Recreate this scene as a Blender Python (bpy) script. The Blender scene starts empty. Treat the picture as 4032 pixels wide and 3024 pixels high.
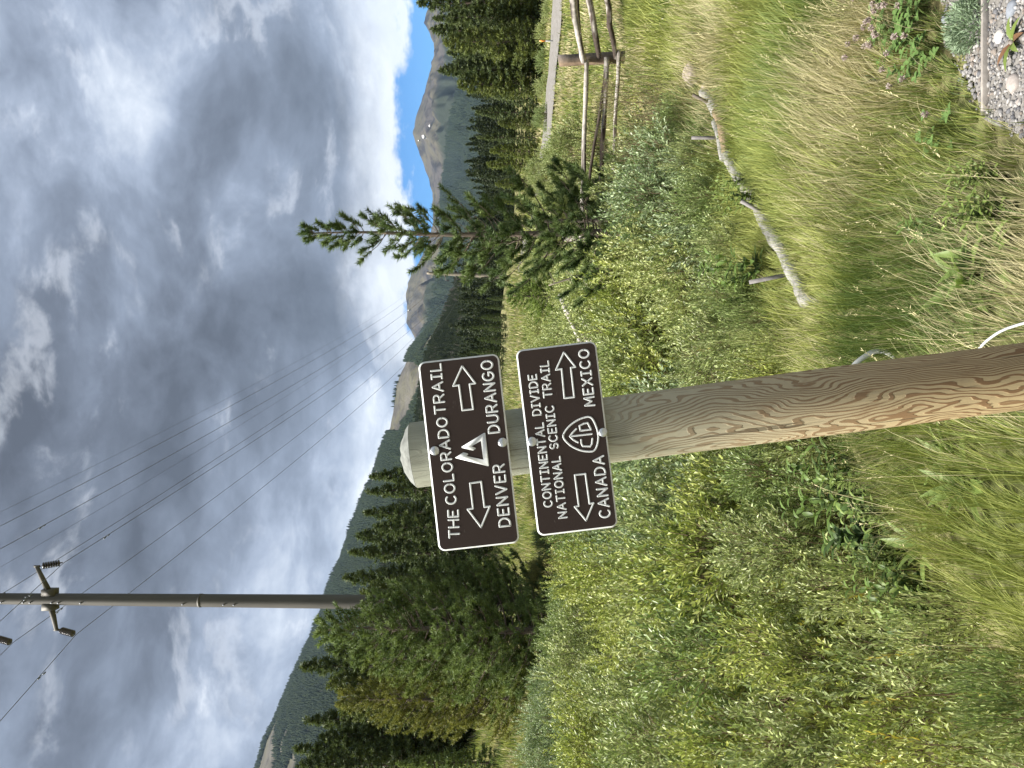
import bpy, bmesh, math, random
import numpy as np
from mathutils import Matrix, Vector

random.seed(7)
R = math.radians
SC = bpy.context.scene
COL = SC.collection

# ------------------------------------------------------------------ camera
EYE = 1.6
F = 3030.0            # focal length in photo pixels (photo 4032 x 3024, taken turned on its side)
cam_d = bpy.data.cameras.new('camera')
cam = bpy.data.objects.new('camera', cam_d)
COL.objects.link(cam)
cam_d.sensor_fit = 'HORIZONTAL'
cam_d.sensor_width = 36.0
cam_d.lens = F / 4032.0 * 36.0
cam_d.clip_start = 0.05
cam_d.clip_end = 30000.0
# the phone was held sideways: picture-right is down, picture-up is right
cam.matrix_world = Matrix(((0, 1, 0, 0), (0, 0, -1, 0), (-1, 0, 0, EYE), (0, 0, 0, 1)))
SC.camera = cam

# ------------------------------------------------------------------ sun, sky, exposure
SUN_TO = Vector((-0.50, -0.08, 0.85)).normalized()
sun_d = bpy.data.lights.new('sun', 'SUN')
sun_d.energy = 5.0
sun_d.angle = R(20)
sun_d.color = (1.0, 0.955, 0.88)
sun = bpy.data.objects.new('sun', sun_d)
COL.objects.link(sun)
sun.rotation_euler = SUN_TO.to_track_quat('Z', 'Y').to_euler()

SC.view_settings.view_transform = 'Standard'
SC.view_settings.look = 'None'
SC.view_settings.gamma = 1.0
SC.view_settings.exposure = 1.5
SC.view_settings.use_curve_mapping = False
SC.render.engine = 'CYCLES'
SC.cycles.use_denoising = True
SC.cycles.use_adaptive_sampling = True
SC.cycles.adaptive_threshold = 0.012
SC.cycles.max_bounces = 4
SC.cycles.diffuse_bounces = 2
SC.cycles.glossy_bounces = 2
SC.cycles.transmission_bounces = 3
SC.cycles.volume_bounces = 0
SC.cycles.transparent_max_bounces = 4
SC.cycles.caustics_reflective = False
SC.cycles.caustics_refractive = False


CLOUD_SHIFT = (20.2, 3.7, 1.0)


class NT:
    """small helper to wire shader nodes"""
    def __init__(self, tree):
        self.t = tree
    def n(self, typ, **kw):
        nd = self.t.nodes.new(typ)
        for k, v in kw.items():
            setattr(nd, k, v)
        return nd
    def put(self, sock, v):
        if v is None:
            return
        if hasattr(v, 'is_output') or isinstance(v, bpy.types.NodeSocket):
            self.t.links.new(v, sock)
        else:
            if isinstance(v, (tuple, list)) and len(v) == 3 and sock.type == 'RGBA':
                v = (*v, 1.0)
            sock.default_value = v
    def math(self, op, a, b=None, c=None, clamp=False):
        nd = self.n('ShaderNodeMath', operation=op, use_clamp=clamp)
        self.put(nd.inputs[0], a); self.put(nd.inputs[1], b); self.put(nd.inputs[2], c)
        return nd.outputs[0]
    def vmath(self, op, a, b=None, scale=None):
        nd = self.n('ShaderNodeVectorMath', operation=op)
        self.put(nd.inputs[0], a); self.put(nd.inputs[1], b)
        if scale is not None:
            self.put(nd.inputs['Scale'], scale)
        return nd.outputs[0]
    def mix(self, fac, a, b, blend='MIX'):
        nd = self.n('ShaderNodeMix', data_type='RGBA', blend_type=blend)
        self.put(nd.inputs[0], fac); self.put(nd.inputs[6], a); self.put(nd.inputs[7], b)
        return nd.outputs[2]
    def sstep(self, lo, hi, x):
        nd = self.n('ShaderNodeMapRange', interpolation_type='SMOOTHSTEP')
        self.put(nd.inputs[0], x); self.put(nd.inputs[1], lo); self.put(nd.inputs[2], hi)
        nd.inputs[3].default_value = 0.0; nd.inputs[4].default_value = 1.0
        return nd.outputs[0]
    def noise(self, vec, scale, detail=4, rough=0.55, dist=0.0, lac=2.0):
        nd = self.n('ShaderNodeTexNoise')
        self.put(nd.inputs['Vector'], vec)
        nd.inputs['Scale'].default_value = scale
        nd.inputs['Detail'].default_value = detail
        nd.inputs['Roughness'].default_value = rough
        nd.inputs['Lacunarity'].default_value = lac
        nd.inputs['Distortion'].default_value = dist
        return nd.outputs[0]
    def ramp(self, fac, stops, interp='LINEAR'):
        nd = self.n('ShaderNodeValToRGB')
        cr = nd.color_ramp
        cr.interpolation = interp
        while len(cr.elements) < len(stops):
            cr.elements.new(0.5)
        for e, (p, c) in zip(cr.elements, stops):
            e.position = p
            e.color = (*c, 1.0) if len(c) == 3 else c
        self.put(nd.inputs[0], fac)
        return nd.outputs[0]


world = bpy.data.worlds.new('World')
SC.world = world
world.use_nodes = True
wt = world.node_tree
wt.nodes.clear()
w = NT(wt)
tc = w.n('ShaderNodeTexCoord').outputs['Generated']
sky = w.n('ShaderNodeTexSky', sky_type='NISHITA')
sky.sun_disc = False
sky.sun_elevation = math.asin(SUN_TO.z)
sky.sun_rotation = math.atan2(SUN_TO.x, SUN_TO.y)
sky.altitude = 2900
sky.air_density = 1.0
sky.dust_density = 0.3
sky.ozone_density = 2.5
sep = w.n('ShaderNodeSeparateXYZ'); wt.links.new(tc, sep.inputs[0])
dx, dy, dz = sep.outputs
P = w.vmath('ADD', w.vmath('MULTIPLY', tc, (1.0, 1.0, 1.9)), CLOUD_SHIFT)
wn = w.n('ShaderNodeTexNoise'); w.put(wn.inputs['Vector'], P); wn.inputs['Scale'].default_value = 3.0; wn.inputs['Detail'].default_value = 4
P = w.vmath('ADD', P, w.vmath('SCALE', w.vmath('SUBTRACT', wn.outputs[1], (0.5, 0.5, 0.5)), None, 0.16))
big = w.noise(P, 1.35, 2, 0.5)
mid = w.noise(w.vmath('ADD', P, (11.3, 4.1, 2.0)), 3.6, 7, 0.58)
fine = w.noise(w.vmath('ADD', P, (3.3, 9.1, 5.0)), 10.0, 5, 0.60)
dens = w.math('ADD', w.math('MULTIPLY', big, 1.20), w.math('ADD', w.math('MULTIPLY', mid, 0.56), w.math('MULTIPLY', fine, 0.34)))
dens = w.math('MULTIPLY', w.math('SUBTRACT', dens, 0.755), 2.0)
cloud = w.ramp(dens, [(0.10, (0.50, 0.53, 0.575)), (0.27, (0.345, 0.385, 0.45)), (0.43, (0.225, 0.264, 0.335)), (0.60, (0.150, 0.178, 0.232)),
                      (0.80, (0.098, 0.115, 0.150)), (1.0, (0.062, 0.072, 0.094))])
# small torn gaps where the upper, sunlit cloud shows
torn = w.noise(w.vmath('ADD', P, (7.7, 1.9, 8.0)), 6.0, 7, 0.62)
gap = w.math('MULTIPLY', w.sstep(0.52, 0.66, torn), w.sstep(0.52, 0.20, dens))
cloud = w.mix(gap, cloud, (0.56, 0.58, 0.61))
# bright torn edges along the lumps
lip = w.math('SUBTRACT', 1.0, w.sstep(0.0, 0.055, w.math('ABSOLUTE', w.math('SUBTRACT', mid, 0.47))))
lip = w.math('MULTIPLY', lip, w.sstep(0.46, 0.60, torn))
cloud = w.mix(w.math('MULTIPLY', lip, 0.30), cloud, (0.52, 0.55, 0.60))
# far rim of the cloud deck: thinner and brighter, beyond it clear sky
aright = w.math('DIVIDE', dx, w.math('MAXIMUM', w.math('ABSOLUTE', dy), 0.05))
edge = w.math('MULTIPLY', w.sstep(-0.14, 0.10, aright), 0.172)
edge = w.math('MULTIPLY', edge, w.sstep(0.0, 0.3, dy))
edge = w.math('ADD', edge, -0.045)
rim_n = w.math('MULTIPLY', w.math('SUBTRACT', w.noise(w.vmath('MULTIPLY', tc, (1, 1, 2.0)), 11.0, 5, 0.62), 0.5), 0.085)
above = w.math('SUBTRACT', w.math('ADD', dz, rim_n), edge)
cover = w.sstep(-0.003, 0.012, above)
rim = w.math('SUBTRACT', 1.0, w.sstep(0.012, 0.095, above))
cloud = w.mix(w.math('MULTIPLY', rim, w.math('ADD', 0.25, w.math('MULTIPLY', mid, 0.75))), cloud, (0.62, 0.65, 0.69))
skycol = w.mix(1.0, w.vmath('SCALE', sky.outputs[0], None, 0.06), (0.43, 0.86, 1.22), 'MULTIPLY')
final = w.mix(cover, skycol, cloud)
bg = w.n('ShaderNodeBackground')
wt.links.new(final, bg.inputs[0])
bg.inputs[1].default_value = 0.72
wo = w.n('ShaderNodeOutputWorld')
wt.links.new(bg.outputs[0], wo.inputs[0])


# ------------------------------------------------------------------ helpers
def X_(u, d): return (u - 1512.0) / F * d
def Z_(v, d): return EYE - (v - 2016.0) / F * d

_tab = np.random.default_rng(5).random((257, 257))
def vnoise(x, y, s=1.0, seed=0, oct=3):
    out = 0; amp = 1; tot = 0
    for o in range(oct):
        xs = x / s + seed * 17.31 + o * 31.7; ys = y / s + seed * 9.77 + o * 57.1
        xi = np.floor(xs).astype(int); yi = np.floor(ys).astype(int)
        fx = xs - xi; fy = ys - yi
        fx = fx * fx * (3 - 2 * fx); fy = fy * fy * (3 - 2 * fy)
        a = _tab[xi % 256, yi % 256]; b = _tab[(xi + 1) % 256, yi % 256]
        c = _tab[xi % 256, (yi + 1) % 256]; d = _tab[(xi + 1) % 256, (yi + 1) % 256]
        out = out + amp * ((a * (1 - fx) + b * fx) * (1 - fy) + (c * (1 - fx) + d * fx) * fy)
        tot += amp; amp *= 0.5; s = s / 2
    return out / tot

def sst(a, b, x):
    t = np.clip((x - a) / (b - a), 0, 1)
    return t * t * (3 - 2 * t)

def nrm(v):
    return v / (np.linalg.norm(v, axis=-1, keepdims=True) + 1e-9)

def mesh(name, verts, faces, mat=None, cols=None, smooth=False):
    """mesh datablock from arrays; faces = (M,3) or (M,4) array, or a list of them"""
    verts = np.asarray(verts, dtype=np.float32).reshape(-1, 3)
    fl = faces if isinstance(faces, list) else [faces]
    fl = [np.asarray(f, dtype=np.int32) for f in fl if len(f)]
    me = bpy.data.meshes.new(name)
    me.vertices.add(len(verts)); me.vertices.foreach_set('co', verts.ravel())
    loops = np.concatenate([f.ravel() for f in fl])
    sizes = np.concatenate([np.full(len(f), f.shape[1], np.int32) for f in fl])
    starts = np.concatenate([[0], np.cumsum(sizes)[:-1]]).astype(np.int32)
    me.loops.add(len(loops)); me.loops.foreach_set('vertex_index', loops)
    me.polygons.add(len(sizes)); me.polygons.foreach_set('loop_start', starts)
    me.polygons.foreach_set('loop_total', sizes)
    if smooth:
        me.polygons.foreach_set('use_smooth', np.ones(len(sizes), bool))
    if cols is not None:
        ca = me.color_attributes.new('Col', 'FLOAT_COLOR', 'POINT')
        c4 = np.ones((len(verts), 4), np.float32); c4[:, :3] = cols
        ca.data.foreach_set('color', c4.ravel())
    if mat is not None:
        me.materials.append(mat)
    me.update(calc_edges=True)
    me.validate()
    return me

def obj(name, me, parent=None, loc=None, label=None, cat=None, group=None, kind=None):
    o = bpy.data.objects.new(name, me)
    COL.objects.link(o)
    if parent is not None: o.parent = parent
    if loc is not None: o.location = loc
    if label: o['label'] = label
    if cat: o['category'] = cat
    if group: o['group'] = group
    if kind: o['kind'] = kind
    return o

def thing(name, label, cat, loc=(0, 0, 0), group=None):
    return obj(name, None, None, loc, label, cat, group)

class MB:
    """collects vertices and faces"""
    def __init__(self):
        self.v = []; self.q = []; self.t = []; self.c = []; self.n = 0
    def add(self, v, q=None, t=None, col=None):
        v = np.asarray(v, float).reshape(-1, 3)
        if q is not None and len(q): self.q.append(np.asarray(q, int).reshape(-1, 4) + self.n)
        if t is not None and len(t): self.t.append(np.asarray(t, int).reshape(-1, 3) + self.n)
        self.v.append(v)
        self.c.append(np.tile(np.asarray(col if col is not None else (1, 1, 1), float), (len(v), 1)) if np.ndim(col) < 2 else np.asarray(col))
        self.n += len(v)
    def tube(self, pts, rad, n=6, cap=True, col=None, wob=0.0, rng=None, sq=None):
        pts = np.asarray(pts, float); m = len(pts)
        rad = np.full(m, rad) if np.ndim(rad) == 0 else np.asarray(rad, float)
        tan = nrm(np.gradient(pts, axis=0))
        ref = np.array([0, 0, 1.0]) if abs(tan[0][2]) < 0.9 else np.array([1.0, 0, 0])
        a = nrm(np.cross(tan, ref)); b = np.cross(tan, a)
        th = np.linspace(0, 2 * np.pi, n, endpoint=False)
        ring = np.cos(th)[None, :, None] * a[:, None, :] + np.sin(th)[None, :, None] * b[:, None, :]
        rr = rad[:, None, None] * np.ones((m, n, 1))
        if wob and rng is not None:
            rr = rr * (1 + wob * (rng.random((m, n, 1)) - .5) * 2)
        v = pts[:, None, :] + ring * rr
        i = np.arange(m - 1)[:, None] * n; j = np.arange(n)[None, :]; j2 = (j + 1) % n
        q = np.stack([i + j, i + j2, i + n + j2, i + n + j], -1).reshape(-1, 4)
        v = v.reshape(-1, 3)
        t = None
        if cap:
            v = np.vstack([v, pts[0], pts[-1]])
            k = m * n
            jj = np.arange(n); jn = (jj + 1) % n
            t = np.vstack([np.stack([np.full(n, k), jn, jj], -1),
                           np.stack([np.full(n, k + 1), (m - 1) * n + jj, (m - 1) * n + jn], -1)])
        self.add(v, q, t, col)
    def box(self, c, s, rot=None, col=None):
        c = np.asarray(c, float); s = np.asarray(s, float) / 2
        v = np.array([[x, y, z] for x in (-1, 1) for y in (-1, 1) for z in (-1, 1)], float) * s
        if rot is not None: v = v @ np.asarray(rot).T
        q = [[0, 1, 3, 2], [4, 6, 7, 5], [0, 4, 5, 1], [2, 3, 7, 6], [0, 2, 6, 4], [1, 5, 7, 3]]
        self.add(v + c, q, None, col)
    def mesh(self, name, mat, smooth=False):
        v = np.vstack(self.v)
        fs = []
        if self.q: fs.append(np.vstack(self.q))
        if self.t: fs.append(np.vstack(self.t))
        return mesh(name, v, fs, mat, np.vstack(self.c), smooth)

def mat_new(name):
    m = bpy.data.materials.new(name)
    m.use_nodes = True
    m.node_tree.nodes.clear()
    return m, NT(m.node_tree)

def finish(m, k, base, rough=0.7, spec=0.3, bump=None, bstr=0.3, bdist=0.01, metal=0.0, transl=0.0, tcol=None):
    p = k.n('ShaderNodeBsdfPrincipled')
    k.put(p.inputs['Base Color'], base); k.put(p.inputs['Roughness'], rough)
    k.put(p.inputs['Metallic'], metal); k.put(p.inputs['Specular IOR Level'], spec)
    if bump is not None:
        b = k.n('ShaderNodeBump')
        b.inputs['Strength'].default_value = bstr; b.inputs['Distance'].default_value = bdist
        k.put(b.inputs['Height'], bump)
        k.t.links.new(b.outputs[0], p.inputs['Normal'])
    out = k.n('ShaderNodeOutputMaterial')
    sh = p.outputs[0]
    if transl > 0:
        tr = k.n('ShaderNodeBsdfTranslucent')
        k.put(tr.inputs[0], tcol if tcol is not None else base)
        mx = k.n('ShaderNodeMixShader'); mx.inputs[0].default_value = transl
        k.t.links.new(sh, mx.inputs[1]); k.t.links.new(tr.outputs[0], mx.inputs[2])
        sh = mx.outputs[0]
    k.t.links.new(sh, out.inputs[0])
    return m

def leaf_mat(name, transl=0.3, rough=0.55, spec=0.3, tint=(1, 1, 1)):
    m, k = mat_new(name)
    a = k.n('ShaderNodeAttribute', attribute_name='Col').outputs[0]
    oc = k.n('ShaderNodeObjectInfo').outputs['Color']
    c = k.mix(1.0, k.mix(1.0, a, oc, 'MULTIPLY'), tint, 'MULTIPLY')
    return finish(m, k, c, rough, spec, transl=transl, tcol=k.mix(1.0, c, (1.0, 1.06, 0.72), 'MULTIPLY'))

def plain_mat(name, col, rough=0.7, spec=0.3, metal=0.0, nscale=0, namt=0.25, bstr=0.2, bdist=0.005, stretch=(1, 1, 1), usecol=False):
    m, k = mat_new(name)
    base = col
    bump = None
    if usecol:
        base = k.mix(1.0, k.n('ShaderNodeAttribute', attribute_name='Col').outputs[0], col, 'MULTIPLY')
    if nscale:
        v = k.vmath('MULTIPLY', k.n('ShaderNodeTexCoord').outputs['Object'], stretch)
        nz = k.noise(v, nscale, 6, 0.6)
        base = k.mix(1.0, base, k.ramp(nz, [(0.25, (1 - namt,) * 3), (0.75, (1 + namt,) * 3)]), 'MULTIPLY')
        bump = nz
    return finish(m, k, base, rough, spec, bump, bstr, bdist, metal)

# ------------------------------------------------------------------ ground
EDGE = np.array([(-6.0, -3.4), (-2.4, 0.0), (-1.1, 1.4), (-0.70, 2.35), (-0.52, 2.85), (-0.28, 3.35), (0.30, 4.12), (0.68, 4.68), (0.98, 5.12), (1.52, 5.85),
                 (2.15, 6.45), (2.6, 7.0), (3.3, 8.3), (6.5, 12), (20, 22), (60, 42)])
def edge_dist(x, y):
    """signed distance to the rim of the roadside bench, positive beyond it (downhill, to the left)"""
    best = np.full(np.shape(x), 1e9); sign = np.ones(np.shape(x))
    for (x0, y0), (x1, y1) in zip(EDGE[:-1], EDGE[1:]):
        ex, ey = x1 - x0, y1 - y0
        L2 = ex * ex + ey * ey
        t = np.clip(((x - x0) * ex + (y - y0) * ey) / L2, 0, 1)
        d = np.hypot(x - x0 - t * ex, y - y0 - t * ey)
        s = np.where(ex * (y - y0) - ey * (x - x0) >= 0, 1.0, -1.0)
        m = d < best
        best = np.where(m, d, best); sign = np.where(m, s, sign)
    return best * sign
def gz(x, y):
    x = np.asarray(x, float); y = np.asarray(y, float)
    s = edge_dist(x, y)
    r = np.hypot(x, y)
    az = np.clip(np.arctan2(x, np.maximum(y, 0.01)), -0.7, 0.7)
    drop = 1.45 * sst(-0.1, 2.4, s) * (1 - 0.62 * sst(1.5, 5.5, x - 0.05 * y))
    flat = 0.45 * sst(7, 14, r) * sst(0.0, -1.5, s)
    k = np.interp(np.tan(az), [-0.7, -0.5, -0.235, 0.06, 0.23, 0.5], [0.16, 0.148, 0.088, 0.042, 0.012, 0.008])
    k = np.where(y < 0, 0.01, k)
    rise = k * (np.clip(r - 13, 0, 110) + 0.25 * np.clip(r - 123, 0, 4000))
    z = -drop - flat + rise
    z = z + (vnoise(x, y, 1.7, 3, 3) - .5) * 0.12 * sst(1.5, 4, r) + (vnoise(x, y, 9, 4, 2) - .5) * 0.3 * sst(8, 20, r)
    return z

# ---------------------------------------------------------------- materials
m, k = mat_new('ground_soil')
tcn = k.n('ShaderNodeNewGeometry').outputs['Position']
n1 = k.noise(tcn, 0.9, 5, 0.6); n2 = k.noise(tcn, 14, 5, 0.65)
c = k.mix(k.sstep(0.35, 0.65, n1), (0.105, 0.118, 0.045), (0.19, 0.165, 0.085))
c = k.mix(1.0, c, k.ramp(n2, [(0.25, (0.6, 0.6, 0.6)), (0.75, (1.3, 1.3, 1.3))]), 'MULTIPLY')
M_GROUND = finish(m, k, c, 0.95, 0.1, n2, 0.6, 0.03)

m, k = mat_new('gravel_dirt')
tcn = k.n('ShaderNodeNewGeometry').outputs['Position']
n1 = k.noise(tcn, 6, 5, 0.6); n2 = k.noise(tcn, 90, 4, 0.65)
c = k.mix(k.sstep(0.3, 0.7, n1), (0.14, 0.132, 0.12), (0.20, 0.19, 0.18))
c = k.mix(1.0, c, k.ramp(n2, [(0.25, (0.65,) * 3), (0.75, (1.25,) * 3)]), 'MULTIPLY')
M_GRAVEL = finish(m, k, c, 0.95, 0.1, n2, 0.6, 0.01)

M_GRASS = leaf_mat('grass_blade', 0.28, 0.55, 0.25)
M_WILLOW = leaf_mat('willow_leaf', 0.26, 0.42, 0.45)
M_NEEDLE = leaf_mat('conifer_needle', 0.22, 0.55, 0.3)
M_FARTREE = leaf_mat('far_conifer', 0.0, 0.9, 0.05)
M_WEED = leaf_mat('weed_leaf', 0.3, 0.5, 0.35)
M_PETAL = leaf_mat('flower_petal', 0.3, 0.6, 0.2)
M_STEM = plain_mat('willow_stem', (0.16, 0.115, 0.07), 0.8, 0.2, nscale=30)
M_TWIG = plain_mat('grey_twig', (0.20, 0.175, 0.14), 0.85, 0.2, nscale=30)
M_BARK = plain_mat('conifer_bark', (0.155, 0.125, 0.10), 0.9, 0.15, nscale=22, namt=0.45, bstr=0.6, bdist=0.02, stretch=(1, 1, 0.35))
M_GREYWOOD = plain_mat('weathered_wood', (0.235, 0.22, 0.205), 0.85, 0.2, nscale=9, namt=0.5, bstr=0.5, bdist=0.01, stretch=(1, 1, 1), usecol=True)
M_FABRIC = plain_mat('wattle_netting', (0.235, 0.228, 0.212), 0.9, 0.1, nscale=35, namt=0.25, bstr=0.8, bdist=0.012)
M_STRAW = plain_mat('old_straw', (0.22, 0.165, 0.11), 0.95, 0.1, nscale=60, namt=0.4, bstr=0.9, bdist=0.012)
M_ROCK = plain_mat('granite', (0.26, 0.22, 0.185), 0.9, 0.2, nscale=14, namt=0.35, bstr=0.6, bdist=0.02)
M_STONE = plain_mat('stone_chip', (1, 1, 1), 0.85, 0.25, nscale=60, namt=0.25, bstr=0.3, bdist=0.004, usecol=True)
M_STEEL = plain_mat('weathered_steel', (0.085, 0.080, 0.070), 0.65, 0.4, 0.35, nscale=1.3, namt=0.28, bstr=0.1, bdist=0.01, stretch=(1, 1, 0.25))
M_TANPOLE = plain_mat('tan_steel', (0.20, 0.175, 0.135), 0.7, 0.3, 0.1, nscale=0.8, namt=0.2)
M_PORC = plain_mat('dark_porcelain', (0.028, 0.022, 0.026), 0.25, 0.6)
M_WIRE = plain_mat('aluminium_wire', (0.13, 0.14, 0.16), 0.5, 0.4, 0.5)
M_WHITE = plain_mat('white_plastic', (0.40, 0.41, 0.40), 0.5, 0.4, nscale=20, namt=0.1)
M_ORANGE = plain_mat('orange_plastic', (0.75, 0.28, 0.05), 0.5, 0.4, nscale=20, namt=0.1)

# ground sheet: polar grid, fine near the camera
rs = np.concatenate([np.linspace(0.0, 12, 100), np.geomspace(12.3, 9000, 90)])
th = np.linspace(-np.pi, np.pi, 361)[:-1]
RR, TT = np.meshgrid(rs, th, indexing='ij')
gx, gy = RR * np.sin(TT), RR * np.cos(TT)
gverts = np.stack([gx, gy, gz(gx, gy)], -1).reshape(-1, 3)
nr, nt = RR.shape
ii = np.arange(nr - 1)[:, None] * nt; jj = np.arange(nt)[None, :]; j2 = (jj + 1) % nt
gq = np.stack([ii + jj, ii + nt + jj, ii + nt + j2, ii + j2], -1).reshape(-1, 4)
obj('ground', mesh('ground', gverts, gq, M_GROUND, None, True), kind='structure')

# gravel trail at the photographer's feet
GB = np.array([(-4, -1.0), (-1.4, 0.6), (0.1, 1.5), (0.55, 2.05), (0.80, 2.42), (1.02, 2.68), (1.45, 2.84), (2.6, 3.05), (5, 3.3), (9, 3.4)])
def in_gravel(x, y):
    yb = np.interp(x, GB[:, 0], GB[:, 1])
    return yb - y      # positive inside
xs = np.linspace(-4, 9, 160); ts = np.linspace(0, 1, 40)
gv = []
for x in xs:
    yb = float(np.interp(x, GB[:, 0], GB[:, 1])) + 0.05 * math.sin(x * 9) + 0.03 * math.sin(x * 23)
    y = yb - ts * (yb + 3.0)
    gv.append(np.stack([np.full(40, x), y, np.zeros(40)], -1))
gv = np.array(gv)
gv[..., 2] = gz(gv[..., 0], gv[..., 1]) + 0.012
i = np.arange(159)[:, None] * 40; j = np.arange(39)[None, :]
obj('gravel_path', mesh('gravel_path', gv.reshape(-1, 3), np.stack([i + j, i + j + 1, i + 40 + j + 1, i + 40 + j], -1).reshape(-1, 4), M_GRAVEL, None, True), kind='structure')

# gravel road beyond the fence
road = np.array([(60, 17.0), (34, 23.5), (22, 28.0), (16, 31.0), (13.2, 35.5), (11.6, 42), (10.8, 52), (10.5, 70)])
tt = np.linspace(0, len(road) - 1, 90)
rc = np.stack([np.interp(tt, np.arange(len(road)), road[:, 0]), np.interp(tt, np.arange(len(road)), road[:, 1])], -1)
for _ in range(4):
    rc[1:-1] = (rc[:-2] + rc[1:-1] * 2 + rc[2:]) / 4
tg = nrm(np.gradient(rc, axis=0)); nm = np.stack([-tg[:, 1], tg[:, 0]], -1)
offs = np.linspace(-2.1, 2.1, 9)
rv = rc[:, None, :] + nm[:, None, :] * offs[None, :, None]
rz = gz(rv[..., 0], rv[..., 1]) + 0.10
rv = np.concatenate([rv, rz[..., None]], -1)
i = np.arange(89)[:, None] * 9; j = np.arange(8)[None, :]
obj('gravel_road', mesh('gravel_road', rv.reshape(-1, 3), np.stack([i + j, i + 9 + j, i + 9 + j + 1, i + j + 1], -1).reshape(-1, 4), M_GRAVEL, None, True), kind='structure')

# ------------------------------------------------------------------ mountains
def mountain_mat(name, rock, grass, dark, sc, tl=None):
    m, k = mat_new(name)
    pos = k.n('ShaderNodeNewGeometry').outputs['Position']
    a = k.noise(pos, 0.0022 * sc, 6, 0.62, 0.5)
    b = k.noise(k.vmath('MULTIPLY', pos, (1, 0.35, 0.22)), 0.008 * sc, 6, 0.68)
    c = k.mix(k.sstep(0.40, 0.60, a), grass, rock)
    c = k.mix(k.sstep(0.47, 0.62, b), c, dark)
    if tl:
        sz = k.n('ShaderNodeSeparateXYZ'); k.t.links.new(pos, sz.inputs[0])
        zz_ = k.math('ADD', sz.outputs[2], k.math('MULTIPLY', k.math('SUBTRACT', a, 0.5), 160.0))
        c = k.mix(k.sstep(tl[1], tl[0], zz_), c, (0.022, 0.027, 0.019))
    v = k.ramp(k.noise(pos, 0.03 * sc, 4, 0.6), [(0.3, (0.8,) * 3), (0.7, (1.15,) * 3)])
    c = k.mix(1.0, c, v, 'MULTIPLY')
    return finish(m, k, c, 0.95, 0.05, b, 0.7, 25.0 / sc)
M_MOUNT = mountain_mat('alpine_rock', (0.052, 0.046, 0.044), (0.070, 0.063, 0.043), (0.022, 0.020, 0.022), 1, (430, 500))
M_HILL = mountain_mat('hill_soil', (0.095, 0.088, 0.076), (0.088, 0.083, 0.056), (0.065, 0.06, 0.054), 2)
M_SNOW = plain_mat('snow_patch', (0.55, 0.54, 0.53), 0.6, 0.2)

M_HILLF = mountain_mat('forest_floor', (0.06, 0.058, 0.042), (0.055, 0.058, 0.036), (0.045, 0.045, 0.032), 2)
def ridge_mesh(name, prof, dr, db, base_el, mat, na=260, nb=46, rough=0.06, seed=1, back=0.6):
    """prof: list of (u, v) of the ridge line; dr = distance of ridge, db = distance of the foot"""
    prof = np.array(sorted(prof), float)
    u = np.linspace(prof[0, 0], prof[-1, 0], na)
    v = np.interp(u, prof[:, 0], prof[:, 1])
    ax = (u - 1512) / F
    # t: 0 foot .. 1 ridge .. 1.35 behind
    t = np.concatenate([np.linspace(0, 1, nb), np.linspace(1.05, 1.5, 8)])
    U, T = np.meshgrid(ax, t, indexing='ij')
    zr = EYE + (2016 - v) / F * dr
    dist = db + (dr - db) * T
    h = zr[:, None] * (np.clip(T, 0, 1) ** 0.92) + base_el * (1 - np.clip(T, 0, 1))
    h = np.where(T > 1, zr[:, None] - (T - 1) * back * (dr - db), h)
    X = U * dist; Y = dist
    amp = rough * (dr - db) * np.sin(np.pi * np.clip(T, 0, 1)) ** 0.8
    gl = vnoise(U * dr * 1.0, T * (dr - db) * 0.25, (dr - db) * 0.16, seed, 5) - .5
    gl2 = 0.5 - np.abs(vnoise(U * dr, T * (dr - db) * 0.35, (dr - db) * 0.10, seed + 5, 4) - .5) * 2
    h = h + amp * (gl * 1.3 + gl2 * 0.7 - 0.2)
    h = h + (vnoise(U * dr, T * 0, (dr - db) * 0.03, seed + 9, 3) - .5) * 0.012 * (dr - db) * (T >= 0.98) * (T < 1.02)
    V = np.stack([X, Y, h], -1)
    n2 = len(t)
    i = np.arange(na - 1)[:, None] * n2; j = np.arange(n2 - 1)[None, :]
    q = np.stack([i + j, i + n2 + j, i + n2 + j + 1, i + j + 1], -1).reshape(-1, 4)
    me = mesh(name, V.reshape(-1, 3), q, mat, None, True)
    o = obj(name, me, kind='structure')
    return o, V, t

def U(y): return 3024 - y
peaks = [(U(y), v) for v, y in [(1660, -420), (1630, -250), (1655, -120), (1690, 16), (1671, 90), (1695, 130), (1728, 217), (1684, 326), (1665, 391), (1640, 470),
                                (1627, 526), (1646, 575), (1690, 705), (1702, 776), (1706, 860), (1690, 940), (1657, 1012), (1622, 1080), (1606, 1121), (1598, 1179),
                                (1603, 1273), (1632, 1338), (1668, 1420), (1700, 1600), (1720, 1800)]]
mo, MV, MT = ridge_mesh('mountain', peaks, 6500, 2600, -20, M_MOUNT, 420, 60, 0.085, 2)
hillp = [(U(y), v) for v, y in [(1960, 1000), (1800, 1180), (1700, 1280), (1628, 1358), (1604, 1395), (1564, 1513), (1550, 1604), (1531, 1686), (1486, 1823), (1440, 1932), (1386, 2060),
                                (1298, 2315), (1258, 2425), (1203, 2552), (1139, 2698), (1094, 2807), (1043, 2917), (1012, 3024), (960, 3200), (900, 3500)]]
ho, HV, HT = ridge_mesh('hillside', hillp, 3000, 900, 0, M_HILL, 300, 60, 0.03, 6)
footp = [(U(y), v) for v, y in [(2010, 760), (1965, 900), (1890, 1000), (1825, 1100), (1770, 1263), (1722, 1385), (1690, 1500), (1660, 1700), (1600, 1950), (1560, 2100),
                                (1480, 2400), (1420, 2700), (1330, 3024), (1290, 3300)]]
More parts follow.
